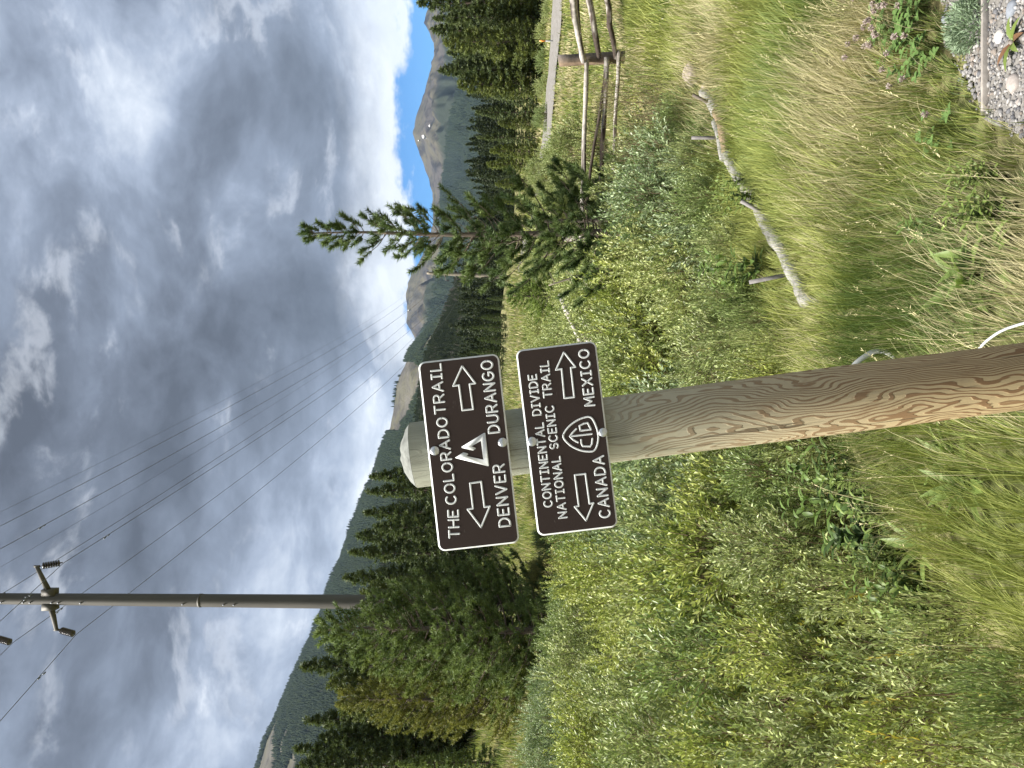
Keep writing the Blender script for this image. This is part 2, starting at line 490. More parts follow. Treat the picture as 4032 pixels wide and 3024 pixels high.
fo, FV, FT = ridge_mesh('foothill', footp, 950, 300, 0, M_HILLF, 200, 40, 0.03, 11)
# snow lying in the gullies of the peak
for (su, sv, w_, h_) in [(2483, 1672, 26, 11), (2525, 1698, 18, 8), (1800, 1617, 9, 5), (2470, 1650, 8, 4)]:
    a = (su - 1512) / F
    ai = int(np.argmin(abs(MV[:, 0, 0] / MV[:, 0, 1] - a)))
    col = MV[ai]; pv = 2016 - (col[:, 2] - EYE) / col[:, 1] * F
    ti = int(np.argmin(abs(pv[:60] - sv)))
    sb = MB(); c0 = col[ti]; d = c0[1]
    ddir = nrm(MV[ai, min(ti + 2, 59)] - MV[ai, max(ti - 2, 0)]); side = np.array([1.0, 0, 0])
    nn = nrm(np.cross(side, ddir))
    th_ = np.linspace(0, 2 * np.pi, 14, endpoint=False)
    rj = 0.7 + 0.5 * np.random.default_rng(int(su)).random(14)
    ringv = c0 + nn * 14 + side * (np.cos(th_) * rj * w_ / F * d / 2 * 0.6)[:, None] + ddir * (np.sin(th_) * rj * w_ / F * d)[:, None]
    top = ringv; low = ringv - nn * 30
    sb.add(np.vstack([top, low, c0 + nn * 20]), [[i, (i + 1) % 14, 14 + (i + 1) % 14, 14 + i] for i in range(14)], [[28, i, (i + 1) % 14] for i in range(14)])
    obj('snow_patch', sb.mesh('snow_patch', M_SNOW), mo)

# ------------------------------------------------------------------ instanced scatter for far woods (uncountable)
def scatter(name, pts, scl, rot, idx, protos, label, cat):
    pc = bpy.data.collections.new(name + '_kinds')
    for p in protos: pc.objects.link(p)
    me = bpy.data.meshes.new(name)
    n = len(pts)
    me.vertices.add(n); me.vertices.foreach_set('co', np.asarray(pts, np.float32).ravel())
    a = me.attributes.new('scl', 'FLOAT_VECTOR', 'POINT'); a.data.foreach_set('vector', np.asarray(scl, np.float32).ravel())
    rv = np.zeros((n, 3), np.float32); rv[:, 2] = rot
    a = me.attributes.new('rot', 'FLOAT_VECTOR', 'POINT'); a.data.foreach_set('vector', rv.ravel())
    a = me.attributes.new('idx', 'INT', 'POINT'); a.data.foreach_set('value', np.asarray(idx, np.int32))
    o = obj(name, me, label=label, cat=cat, kind='stuff')
    ng = bpy.data.node_groups.new(name + '_nodes', 'GeometryNodeTree')
    ng.interface.new_socket('Geometry', in_out='INPUT', socket_type='NodeSocketGeometry')
    ng.interface.new_socket('Geometry', in_out='OUTPUT', socket_type='NodeSocketGeometry')
    gi = ng.nodes.new('NodeGroupInput'); go = ng.nodes.new('NodeGroupOutput')
    ci = ng.nodes.new('GeometryNodeCollectionInfo')
    ci.inputs['Collection'].default_value = pc
    ci.inputs['Separate Children'].default_value = True
    ci.inputs['Reset Children'].default_value = True
    ip = ng.nodes.new('GeometryNodeInstanceOnPoints')
    ip.inputs['Pick Instance'].default_value = True
    def na(nm, typ):
        x = ng.nodes.new('GeometryNodeInputNamedAttribute'); x.data_type = typ
        x.inputs['Name'].default_value = nm
        return x.outputs[0]
    L = ng.links.new
    L(gi.outputs[0], ip.inputs['Points']); L(ci.outputs[0], ip.inputs['Instance'])
    L(na('idx', 'INT'), ip.inputs['Instance Index'])
    L(na('rot', 'FLOAT_VECTOR'), ip.inputs['Rotation'])
    L(na('scl', 'FLOAT_VECTOR'), ip.inputs['Scale'])
    L(ip.outputs[0], go.inputs[0])
    md = o.modifiers.new('scatter', 'NODES'); md.node_group = ng
    return o

def far_conifer(seed, col, slim=0.17, tiers=5, n=6):
    rng = np.random.default_rng(seed)
    b = MB()
    for t in range(tiers):
        f0 = 0.06 + 0.9 * t / tiers; f1 = min(1.0, f0 + 0.42 - 0.03 * t)
        r = slim * (1 - f0) ** 0.85 + 0.012
        th_ = np.linspace(0, 2 * np.pi, n, endpoint=False) + rng.random() * 3
        rad = r * (0.65 + 0.7 * rng.random(n))
        ring = np.stack([np.cos(th_) * rad, np.sin(th_) * rad, f0 + (rng.random(n) - .5) * 0.08], -1)
        cc = np.asarray(col) * (0.8 + 0.4 * rng.random())
        b.add(np.vstack([ring, [0, 0, f1]]), None, [[i, (i + 1) % n, n] for i in range(n)], cc)
    me = b.mesh('far_conifer', M_FARTREE)
    return bpy.data.objects.new('far_conifer', me)

DKG = (0.0145, 0.0215, 0.0135); MDG = (0.022, 0.031, 0.015); GRY = (0.12, 0.11, 0.098); YLG = (0.065, 0.07, 0.026)
far_protos = [far_conifer(1, DKG, 0.15), far_conifer(2, DKG, 0.19), far_conifer(3, MDG, 0.17), far_conifer(4, MDG, 0.21, 4), far_conifer(5, GRY, 0.11, 4), far_conifer(6, YLG, 0.2)]

def on_ridge(V, nb, n, rng, tmax=1.0, tmin=0.0):
    na = V.shape[0]
    a = rng.random(n) * (na - 1.001); tq = (tmin + (tmax - tmin) * rng.random(n)) * (nb - 1.001)
    i = a.astype(int); j = tq.astype(int); fa = (a - i)[:, None]; ft = (tq - j)[:, None]
    p = (V[i, j] * (1 - fa) + V[i + 1, j] * fa) * (1 - ft) + (V[i, j + 1] * (1 - fa) + V[i + 1, j + 1] * fa) * ft
    return p
def uv_of(p):
    return 1512 + p[:, 0] / p[:, 1] * F, 2016 - (p[:, 2] - EYE) / p[:, 1] * F

rng = np.random.default_rng(21)
# woods on the high mountain, up to the tree line
p = on_ridge(MV, 60, 130000, rng, 0.97)
u_, v_ = uv_of(p)
tl = np.interp(u_, [1200, 1690, 1760, 1850, 1940, 2050, 2280, 2480, 2700, 3100, 3500], [1640, 1648, 1700, 1716, 1722, 1738, 1744, 1762, 1806, 1800, 1790])
tl = tl + (vnoise(u_, v_, 60, 3, 4) - .5) * 40
keep = (v_ > tl) & (v_ < 2000) & (u_ > 1450)
p = p[keep]; n = len(p)
h = 21 * (0.7 + 0.6 * rng.random(n))
scatter('mountain_forest', p, np.stack([h * 1.3, h * 1.3, h], -1), rng.random(n) * 6.28, rng.choice([0, 0, 1, 2], n), far_protos,
        'blue green conifer forest covering the far mountain below its bare top', 'forest')
# woods on the long hill to the left
p = on_ridge(HV, 60, 76000, rng, 0.998, 0.25)
u_, v_ = uv_of(p)
rv_ = np.interp(u_, *np.array(sorted(hillp)).T)
bare1 = (u_ < 480) & (v_ < np.interp(u_, [0, 120, 300, 480], [1085, 1085, 1120, 1150])) & (v_ > rv_ + np.interp(u_, [0, 480], [10, 6]))
bare2 = (u_ > 1330) & (u_ < 1600) & (v_ < np.interp(u_, [1330, 1450, 1560, 1600], [1575, 1640, 1690, 1650]) + (vnoise(u_, v_, 30, 8, 2) - .5) * 30) & (v_ > rv_ + 3)
bare3 = vnoise(p[:, 0], p[:, 1] * 0.6, 160, 12, 3) > 0.73
edge3 = (u_ > 1330) & (u_ < 1560) & (v_ <= rv_ + 3) & (rng.random(len(u_)) < 0.75)
keep = ~bare1 & ~bare2 & ~bare3 & ~edge3 & (u_ > -120)
p = p[keep]; n = len(p)
h = 13.5 * (0.6 + 0.75 * rng.random(n))
scatter('hill_forest', p, np.stack([h * 1.25, h * 1.25, h], -1), rng.random(n) * 6.28, rng.choice([0, 1, 2, 2, 3, 0], n), far_protos,
        'dark conifer forest clothing the long hill on the left', 'forest')

# ------------------------------------------------------------------ trail signpost
def rot2(a): return np.array([[math.cos(a), -math.sin(a)], [math.sin(a), math.cos(a)]])
SD = 1.85                                    # distance of the sign faces
def crop1(p):                                # measured on an enlarged view of the photo -> sign-plane metres (x right, z up)
    p = np.asarray(p, float)
    v = 1500 + p[..., 0] / 1.659; y = 1250 + p[..., 1] / 1.659
    return np.stack([X_(3024 - y, SD), Z_(v, SD)], -1)
def ear(poly):
    """triangulate a simple polygon"""
    from mathutils.geometry import tessellate_polygon
    return np.array(tessellate_polygon([[Vector((q[0], q[1], 0)) for q in poly]]))
def arc(cx, cy, rx, ry, a0, a1, n=10):
    return [(cx + rx * math.cos(R(a0 + (a1 - a0) * i / n)), cy + ry * math.sin(R(a0 + (a1 - a0) * i / n))) for i in range(n + 1)]
GL = {   # stroke letters: width, list of polylines, baseline 0, cap height 1
 'A': (0.80, [[(0, 0), (0.40, 1), (0.80, 0)], [(0.14, 0.34), (0.66, 0.34)]]),
 'C': (0.74, [arc(0.40, 0.5, 0.40, 0.5, 48, 312, 18)]),
 'D': (0.72, [[(0, 0), (0, 1), (0.26, 1)] + arc(0.26, 0.5, 0.46, 0.5, 90, -90, 12) + [(0, 0)]]),
 'E': (0.58, [[(0.58, 0), (0, 0), (0, 1), (0.58, 1)], [(0, 0.52), (0.46, 0.52)]]),
 'G': (0.80, [arc(0.42, 0.5, 0.42, 0.5, 48, 338, 18) + [(0.81, 0.45), (0.48, 0.45)]]),
 'H': (0.68, [[(0, 0), (0, 1)], [(0.68, 0), (0.68, 1)], [(0, 0.5), (0.68, 0.5)]]),
 'I': (0.40, [[(0.20, 0), (0.20, 1)], [(0, 0), (0.40, 0)], [(0, 1), (0.40, 1)]]),
 'L': (0.56, [[(0, 1), (0, 0), (0.56, 0)]]),
 'M': (0.86, [[(0, 0), (0.06, 1), (0.43, 0.28), (0.80, 1), (0.86, 0)]]),
 'N': (0.70, [[(0, 0), (0, 1), (0.70, 0), (0.70, 1)]]),
 'O': (0.80, [arc(0.40, 0.5, 0.40, 0.5, 0, 360, 26)]),
 'R': (0.66, [[(0, 0), (0, 1), (0.36, 1)] + arc(0.36, 0.73, 0.27, 0.27, 90, -90, 9) + [(0, 0.46)], [(0.34, 0.46), (0.66, 0)]]),
 'S': (0.60, [arc(0.30, 0.74, 0.28, 0.26, 30, 250, 12) + arc(0.30, 0.25, 0.30, 0.25, 80, -150, 12)]),
 'T': (0.66, [[(0, 1), (0.66, 1)], [(0.33, 1), (0.33, 0)]]),
 'U': (0.70, [[(0, 1), (0, 0.34)] + arc(0.35, 0.34, 0.35, 0.34, 180, 360, 12) + [(0.70, 1)]]),
 'V': (0.76, [[(0, 1), (0.38, 0), (0.76, 1)]]),
 'X': (0.70, [[(0, 0), (0.70, 1)], [(0, 1), (0.70, 0)]]),
}
def ribbon(b, pts, w, y0, h, closed=False):
    """rounded stroke lying on the sign plane (x, z), standing h proud towards the viewer (-y)"""
    pts = [np.asarray(p, float) for p in pts]
    if closed: pts = pts + [pts[0]]
    prof = [(-1.0, 0.0), (-0.62, 1.0), (0.62, 1.0), (1.0, 0.0)]
    for a, c in zip(pts[:-1], pts[1:]):
        d = c - a; L = np.linalg.norm(d)
        if L < 1e-7: continue
        t = d / L; nrm_ = np.array([-t[1], t[0]])
        vs = []
        for e in (a, c):
            for s, q in prof:
                p = e + nrm_ * s * w / 2
                vs.append((p[0], y0 - q * h, p[1]))
        b.add(vs, [[0, 1, 5, 4], [1, 2, 6, 5], [2, 3, 7, 6]])
    th_ = np.linspace(0, 2 * np.pi, 12, endpoint=False)
    for e in pts:
        lo = [(e[0] + math.cos(a) * w / 2, y0, e[1] + math.sin(a) * w / 2) for a in th_]
        hi = [(e[0] + math.cos(a) * w * .31, y0 - h * 1.02, e[1] + math.sin(a) * w * .31) for a in th_]
        b.add(lo + hi + [(e[0], y0 - h * 1.02, e[1])], [[i, (i + 1) % 12, 12 + (i + 1) % 12, 12 + i] for i in range(12)], [[24, 12 + i, 12 + (i + 1) % 12] for i in range(12)])

m, k = mat_new('brown_sign_face')
tco = k.n('ShaderNodeTexCoord').outputs['Object']
n1 = k.noise(k.vmath('MULTIPLY', tco, (520, 520, 1500)), 1.0, 2, 0.5)
n2 = k.noise(tco, 14, 4, 0.6)
sc1 = k.noise(k.vmath('MULTIPLY', tco, (1, 1, 5)), 60, 5, 0.7)
c = k.mix(n1, (0.031, 0.021, 0.0175), (0.046, 0.032, 0.0275))
c = k.mix(k.math('MULTIPLY', k.sstep(0.62, 0.72, n2), k.sstep(0.55, 0.7, sc1)), c, (0.13, 0.115, 0.11))
M_BROWN = finish(m, k, c, 0.55, 0.18, n1, 0.35, 0.0006)
m, k = mat_new('white_sign_core')
tco = k.n('ShaderNodeTexCoord').outputs['Object']
n1 = k.noise(tco, 45, 5, 0.65)
c = k.mix(k.sstep(0.52, 0.75, n1), (0.64, 0.66, 0.65), (0.48, 0.48, 0.44))
M_CORE = finish(m, k, c, 0.5, 0.35)
m, k = mat_new('galvanised_bolt')
tco = k.n('ShaderNodeTexCoord').outputs['Object']
n1 = k.noise(tco, 260, 4, 0.6)
M_BOLT = finish(m, k, k.mix(n1, (0.38, 0.40, 0.40), (0.72, 0.74, 0.74)), k.math('ADD', 0.22, k.math('MULTIPLY', n1, 0.3)), 0.5, n1, 0.25, 0.001, 0.9)

# treated wooden post
m, k = mat_new('treated_post_wood')
tco = k.n('ShaderNodeTexCoord').outputs['Object']
sx = k.n('ShaderNodeSeparateXYZ'); k.t.links.new(tco, sx.inputs[0])
lx, ly, lz = sx.outputs
warpv = k.noise(k.vmath('MULTIPLY', tco, (1, 1, 0.30)), 10.0, 2, 0.45)
warp2 = k.noise(k.vmath('MULTIPLY', tco, (1, 1, 0.12)), 30.0, 3, 0.5)
knot = k.noise(k.vmath('ADD', k.vmath('MULTIPLY', tco, (1, 1, 0.32)), (2.1, 0.3, 0.7)), 6.0, 1, 0.4)
ang = k.math('ADD', k.math('MULTIPLY', lx, 120.0), k.math('MULTIPLY', ly, 45.0))
lines = k.math('ADD', ang, k.math('ADD', k.math('MULTIPLY', warpv, 21.0), k.math('ADD', k.math('MULTIPLY', warp2, 2.6), k.math('MULTIPLY', knot, 10.0))))
fr = k.math('FRACT', lines)
late = k.math('MULTIPLY', k.sstep(0.55, 0.68, fr), k.math('SUBTRACT', 1.0, k.sstep(0.95, 1.0, fr)))
streak = k.noise(k.vmath('MULTIPLY', tco, (90, 90, 3.5)), 1.0, 4, 0.6)
blotch = k.noise(k.vmath('MULTIPLY', tco, (1, 1, 0.6)), 17, 4, 0.6)
low = k.sstep(1.80, 0.70, lz)           # browner, less bleached towards the ground
early = k.mix(low, (0.360, 0.350, 0.262), (0.400, 0.310, 0.172))
lateC = k.mix(low, (0.205, 0.150, 0.088), (0.195, 0.115, 0.056))
amt = k.math('MULTIPLY', late, k.math('ADD', 0.62, k.math('MULTIPLY', low, 0.35)))
amt = k.math('MULTIPLY', amt, k.sstep(0.22, 0.42, streak))
top = k.sstep(1.50, 1.75, lz)           # the weathered green-grey head
amt = k.math('MULTIPLY', amt, k.math('SUBTRACT', 1.0, k.math('MULTIPLY', top, 0.62)))
c = k.mix(amt, early, lateC)
c = k.mix(k.math('MULTIPLY', k.sstep(0.56, 0.68, blotch), 0.35), c, (0.20, 0.12, 0.06))
c = k.mix(k.math('MULTIPLY', top, 0.75), c, k.mix(streak, (0.130, 0.134, 0.105), (0.33, 0.352, 0.292)))
crack = k.sstep(0.655, 0.70, k.noise(k.vmath('MULTIPLY', tco, (75, 75, 2.0)), 1.0, 3, 0.55))
c = k.mix(k.math('MULTIPLY', crack, 0.7), c, (0.10, 0.08, 0.05))
hgt = k.math('ADD', k.math('MULTIPLY', streak, 0.6), k.math('MULTIPLY', late, 0.35))
hgt = k.math('SUBTRACT', hgt, k.math('MULTIPLY', crack, 0.8))
M_POST = finish(m, k, c, 0.72, 0.25, hgt, 0.8, 0.004)
M_POSTTOP = plain_mat('cut_post_top', (0.165, 0.172, 0.158), 0.9, 0.15, nscale=38, namt=0.5, bstr=0.5, bdist=0.003)

PD = SD + 0.006 + 0.086
pa = np.array([X_(3024 - 1792, PD), Z_(1631, PD)]); pb_ = np.array([X_(3024 - 1482, PD), Z_(4032, PD)])
ax2 = (pa - pb_) / np.linalg.norm(pa - pb_)                      # up the post
lean = math.atan2(ax2[0], ax2[1])
foot = pb_ - ax2 * ((pb_[1] - (-0.25)) / ax2[1])
signpost = thing('trail_signpost', 'leaning round wooden post carrying two brown trail signs', 'signpost', (foot[0], PD, foot[1]))
LEN = float(np.linalg.norm(pa - foot))
b = MB(); rngp = np.random.default_rng(3)
zs = np.concatenate([np.linspace(0, LEN - 0.0, 60)])
PR = 0.0835
nseg = 40
th_ = np.linspace(0, 2 * np.pi, nseg, endpoint=False)
rings = []
for z in zs:
    r = PR * (1 + 0.012 * math.sin(z * 2.2) + 0.006 * math.sin(z * 7 + 1))
    rr = r * (1 + 0.010 * np.sin(th_ * 3 + z * 1.5) + 0.004 * np.sin(th_ * 9 + z * 3))
    rings.append(np.stack([np.cos(th_) * rr, np.sin(th_) * rr, np.full(nseg, z)], -1))
rings = np.array(rings); mrow = len(zs)
i = np.arange(mrow - 1)[:, None] * nseg; j = np.arange(nseg)[None, :]; j2 = (j + 1) % nseg
b.add(rings.reshape(-1, 3), np.stack([i + j, i + j2, i + nseg + j2, i + nseg + j], -1).reshape(-1, 4))
pm = b.mesh('post', M_POST, True)
post = obj('post', pm, signpost); post.rotation_euler = (0, lean, 0)
# sawn, bevelled head of the post
b = MB()
cap = [(1.0, 0.0), (0.80, 0.0125), (0.55, 0.0235), (0.28, 0.030), (0.0, 0.032)]
vs = []
for f, dzc in cap[:-1]:
    ring = rings[-1].copy(); ring[:, :2] *= f * (0.999 if f == 1.0 else 1); ring[:, 2] += dzc + 0.0005 + (0.0022 * np.sin(th_ * 4 + f * 9) if f < 1 else 0)
    vs.append(ring)
vs = np.array(vs).reshape(-1, 3); vs = np.vstack([vs, [0, 0, LEN + 0.0325]])
q = []
for a in range(3):
    for c_ in range(nseg):
        q.append([a * nseg + c_, a * nseg + (c_ + 1) % nseg, (a + 1) * nseg + (c_ + 1) % nseg, (a + 1) * nseg + c_])
b.add(vs, q, [[4 * nseg, 3 * nseg + c_, 3 * nseg + (c_ + 1) % nseg] for c_ in range(nseg)])
ph = obj('sawn_head', b.mesh('sawn_head', M_POSTTOP), post)
ph['label'] = 'pale sawn bevelled top of the post'

def signpanel(label, A, B, C, D, words, arrows, bolts):
    A, B, C, D = [crop1(q) for q in (A, B, C, D)]
    cen = (A + B + C + D) / 4
    ex = ((B - A) + (C - D)) / 2; W = np.linalg.norm(ex); ex = ex / W
    ang = math.atan2(ex[1], ex[0])
    ey = np.array([-ex[1], ex[0]])
    H = (np.linalg.norm(A - D) + np.linalg.norm(B - C)) / 2
    def loc(p):
        d = crop1(p) - cen
        return np.array([d @ ex, d @ ey])
    def outline(w, h, r, n=7):
        pts = []
        for cx, cy, a0 in ((w / 2 - r, h / 2 - r, 0), (-w / 2 + r, h / 2 - r, 90), (-w / 2 + r, -h / 2 + r, 180), (w / 2 - r, -h / 2 + r, 270)):
            pts += arc(cx, cy, r, r, a0, a0 + 90, n)
        return np.array(pts)
    o2, o1 = outline(W, H, 0.0165), outline(W - 0.0075, H - 0.0075, 0.013)
    n = len(o2)
    # white core with bevelled, routed rim
    b = MB()
    v = np.vstack([np.column_stack([o2[:, 0], np.full(n, 0.0065), o2[:, 1]]), np.column_stack([o2[:, 0], np.full(n, -0.0012), o2[:, 1]]),
                   np.column_stack([o1[:, 0], np.full(n, -0.0030), o1[:, 1]])])
    q = []
    for a in range(2):
        q += [[a * n + i, a * n + (i + 1) % n, (a + 1) * n + (i + 1) % n, (a + 1) * n + i] for i in range(n)]
    tri = ear(o2)
    b.add(v, q, tri[:, ::-1])
    pnl = obj('sign_panel', b.mesh('sign_panel', M_CORE), signpost)
    pnl.location = (cen[0] - foot[0], SD - PD, cen[1] - foot[1])
    pnl.rotation_euler = (0, -ang, 0)
    pnl['label'] = label
    b = MB()
    b.add(np.column_stack([o1[:, 0], np.full(n, -0.0030), o1[:, 1]]), None, ear(o1))
    face = obj('brown_face', b.mesh('brown_face', M_BROWN), pnl)
    Y0, HH = -0.0028, 0.0011
    for text, s, e, hh, wd in words:
        s, e = loc(s), loc(e)
        h_ = hh / 1.659 / F * SD
        t = (e - s); L = np.linalg.norm(t); t = t / L; up = np.array([-t[1], t[0]])
        ws = [GL[ch][0] for ch in text]
        gap = 0.34 if len(text) > 3 else 0.30
        sw = wd / 1.659 / F * SD
        tot = sum(ws) * h_ + gap * h_ * (len(text) - 1)
        kx = (L - sw) / tot
        x = sw / 2
        b = MB()
        for ch, wch in zip(text, ws):
            for pl in GL[ch][1]:
                pts = [s + t * (x + px * h_ * kx) + up * (pz - 0.5) * (h_ - sw) for px, pz in pl]
                ribbon(b, pts, sw, Y0, HH)
            x += (wch + gap) * h_ * kx
        obj('lettering', b.mesh('lettering', M_CORE), pnl)
    for pts, wd in arrows:
        b = MB()
        ribbon(b, [loc(p) for p in pts], wd / 1.659 / F * SD, Y0, HH, True)
        obj('arrow', b.mesh('arrow', M_CORE), pnl)
    for c_, r_ in bolts:
        c2 = loc(c_); rb = r_ / 1.659 / F * SD
        b = MB(); nn = 24; rows = []
        for t_ in np.linspace(0, 1, 7):
            rr = rb * math.cos(t_ * math.pi / 2 * 0.98); zz = rb * 0.42 * math.sin(t_ * math.pi / 2)
            a_ = np.linspace(0, 2 * np.pi, nn, endpoint=False)
            rows.append(np.stack([c2[0] + np.cos(a_) * rr, np.full(nn, -0.0031 - zz), c2[1] + np.sin(a_) * rr], -1))
        rows = np.array(rows)
        i = np.arange(6)[:, None] * nn; j = np.arange(nn)[None, :]; j2 = (j + 1) % nn
        b.add(rows.reshape(-1, 3), np.stack([i + j, i + j2, i + nn + j2, i + nn + j], -1).reshape(-1, 4))
        obj('bolt', b.mesh('bolt', M_BOLT, True), pnl)
    return pnl, loc, Y0, HH

pn1, loc1, Y0, HH = signpanel('upper brown sign reading THE COLORADO TRAIL', (378, 1537), (245, 297), (765, 232), (908, 1462),
    [('THE', (481, 1442), (472, 1252), 78, 13.5), ('COLORADO', (463, 1222), (397, 650), 78, 13.5), ('TRAIL', (390, 632), (357, 300), 80, 13.5),
     ('DENVER', (812, 1368), (768, 955), 84, 14), ('DURANGO', (742, 758), (690, 278), 84, 14)],
    [([(655, 1368), (567, 1252), (602, 1246), (583, 1082), (655, 1071), (677, 1237), (712, 1232)], 13),
     ([(532, 318), (473, 447), (511, 442), (533, 606), (603, 598), (580, 435), (617, 430)], 13)],
    [((352, 870), 31), ((795, 815), 31)])
# emblem: an open triangle of two peaks
em = [(100, 1015), (1185, 1287), (1212, 1262), (1088, 203), (1050, 198), (310, 655), (328, 690), (690, 778), (780, 715), (768, 690), (640, 635), (945, 455), (1025, 1075), (470, 955), (530, 908), (522, 870), (370, 832)]
emc = [loc1(((1780 + x / 8.295 - 1500) * 1.659, (1680 + y / 8.295 - 1250) * 1.659)) for x, y in em]
b = MB(); n = len(emc); emc = np.array(emc)
tri = ear(emc)
b.add(np.vstack([np.column_stack([emc[:, 0], np.full(n, Y0), emc[:, 1]]), np.column_stack([emc[:, 0], np.full(n, Y0 - HH), emc[:, 1]])]),
      [[i, (i + 1) % n, n + (i + 1) % n, n + i] for i in range(n)], tri + n)
obj('emblem', b.mesh('emblem', M_CORE), pn1)

pn2, loc2, Y0, HH = signpanel('lower brown sign reading CONTINENTAL DIVIDE NATIONAL SCENIC TRAIL', (1022, 1425), (882, 215), (1400, 152), (1552, 1370),
    [('CONTINENTAL', (1095, 1240), (1033, 685), 64, 12), ('DIVIDE', (1022, 642), (988, 370), 64, 12),
     ('NATIONAL', (1190, 1312), (1142, 905), 64, 12), ('SCENIC', (1134, 860), (1100, 572), 64, 12), ('TRAIL', (1092, 526), (1066, 282), 64, 12),
     ('CANADA', (1466, 1310), (1418, 900), 80, 13.5), ('MEXICO', (1366, 582), (1322, 205), 76, 13.5)],
    [([(1340, 1325), (1265, 1235), (1292, 1230), (1266, 1028), (1335, 1020), (1362, 1215), (1388, 1210)], 12.5),
     ([(1195, 228), (1143, 342), (1180, 336), (1198, 527), (1262, 520), (1240, 328), (1270, 323)], 12.5)],
    [((987, 810), 32), ((1450, 750), 30)])
def l2(p): return loc2(((2180 + p[0] / 7.541 - 1500) * 1.659, (1600 + p[1] / 7.541 - 1250) * 1.659))
def smooth_closed(pts, it=3):
    p = np.array(pts, float)
    for _ in range(it):
        nx = np.roll(p, -1, 0)
        p = np.stack([p * .75 + nx * .25, p * .25 + nx * .75], 1).reshape(-1, 2)
    return p
shield = smooth_closed([(262, 900), (330, 740), (480, 560), (700, 405), (900, 325), (1050, 300), (1150, 360), (1240, 540), (1300, 720), (1328, 900), (1310, 1080), (1260, 1240), (1190, 1325), (1080, 1340), (900, 1330), (720, 1280), (520, 1180), (370, 1050)], 2)
b = MB(); swd = 58 / 7.541 / F * SD
ribbon(b, [l2(p) for p in shield], swd, Y0, HH, True)
ribbon(b, [l2(p) for p in [(490, 888), (1130, 815)]], swd, Y0, HH)
ribbon(b, [l2(p) for p in [(670, 670), (560, 780), (480, 890), (570, 985), (722, 1068)]], swd, Y0, HH)
ribbon(b, [l2(p) for p in [(795, 720), (1105, 682), (1008, 488), (900, 505), (765, 575)]], swd, Y0, HH, True)
ribbon(b, [l2(p) for p in [(1148, 955), (1135, 1110), (1085, 1185), (860, 1178), (822, 1100), (812, 990)]], swd, Y0, HH)
obj('emblem', b.mesh('emblem', M_CORE), pn2)

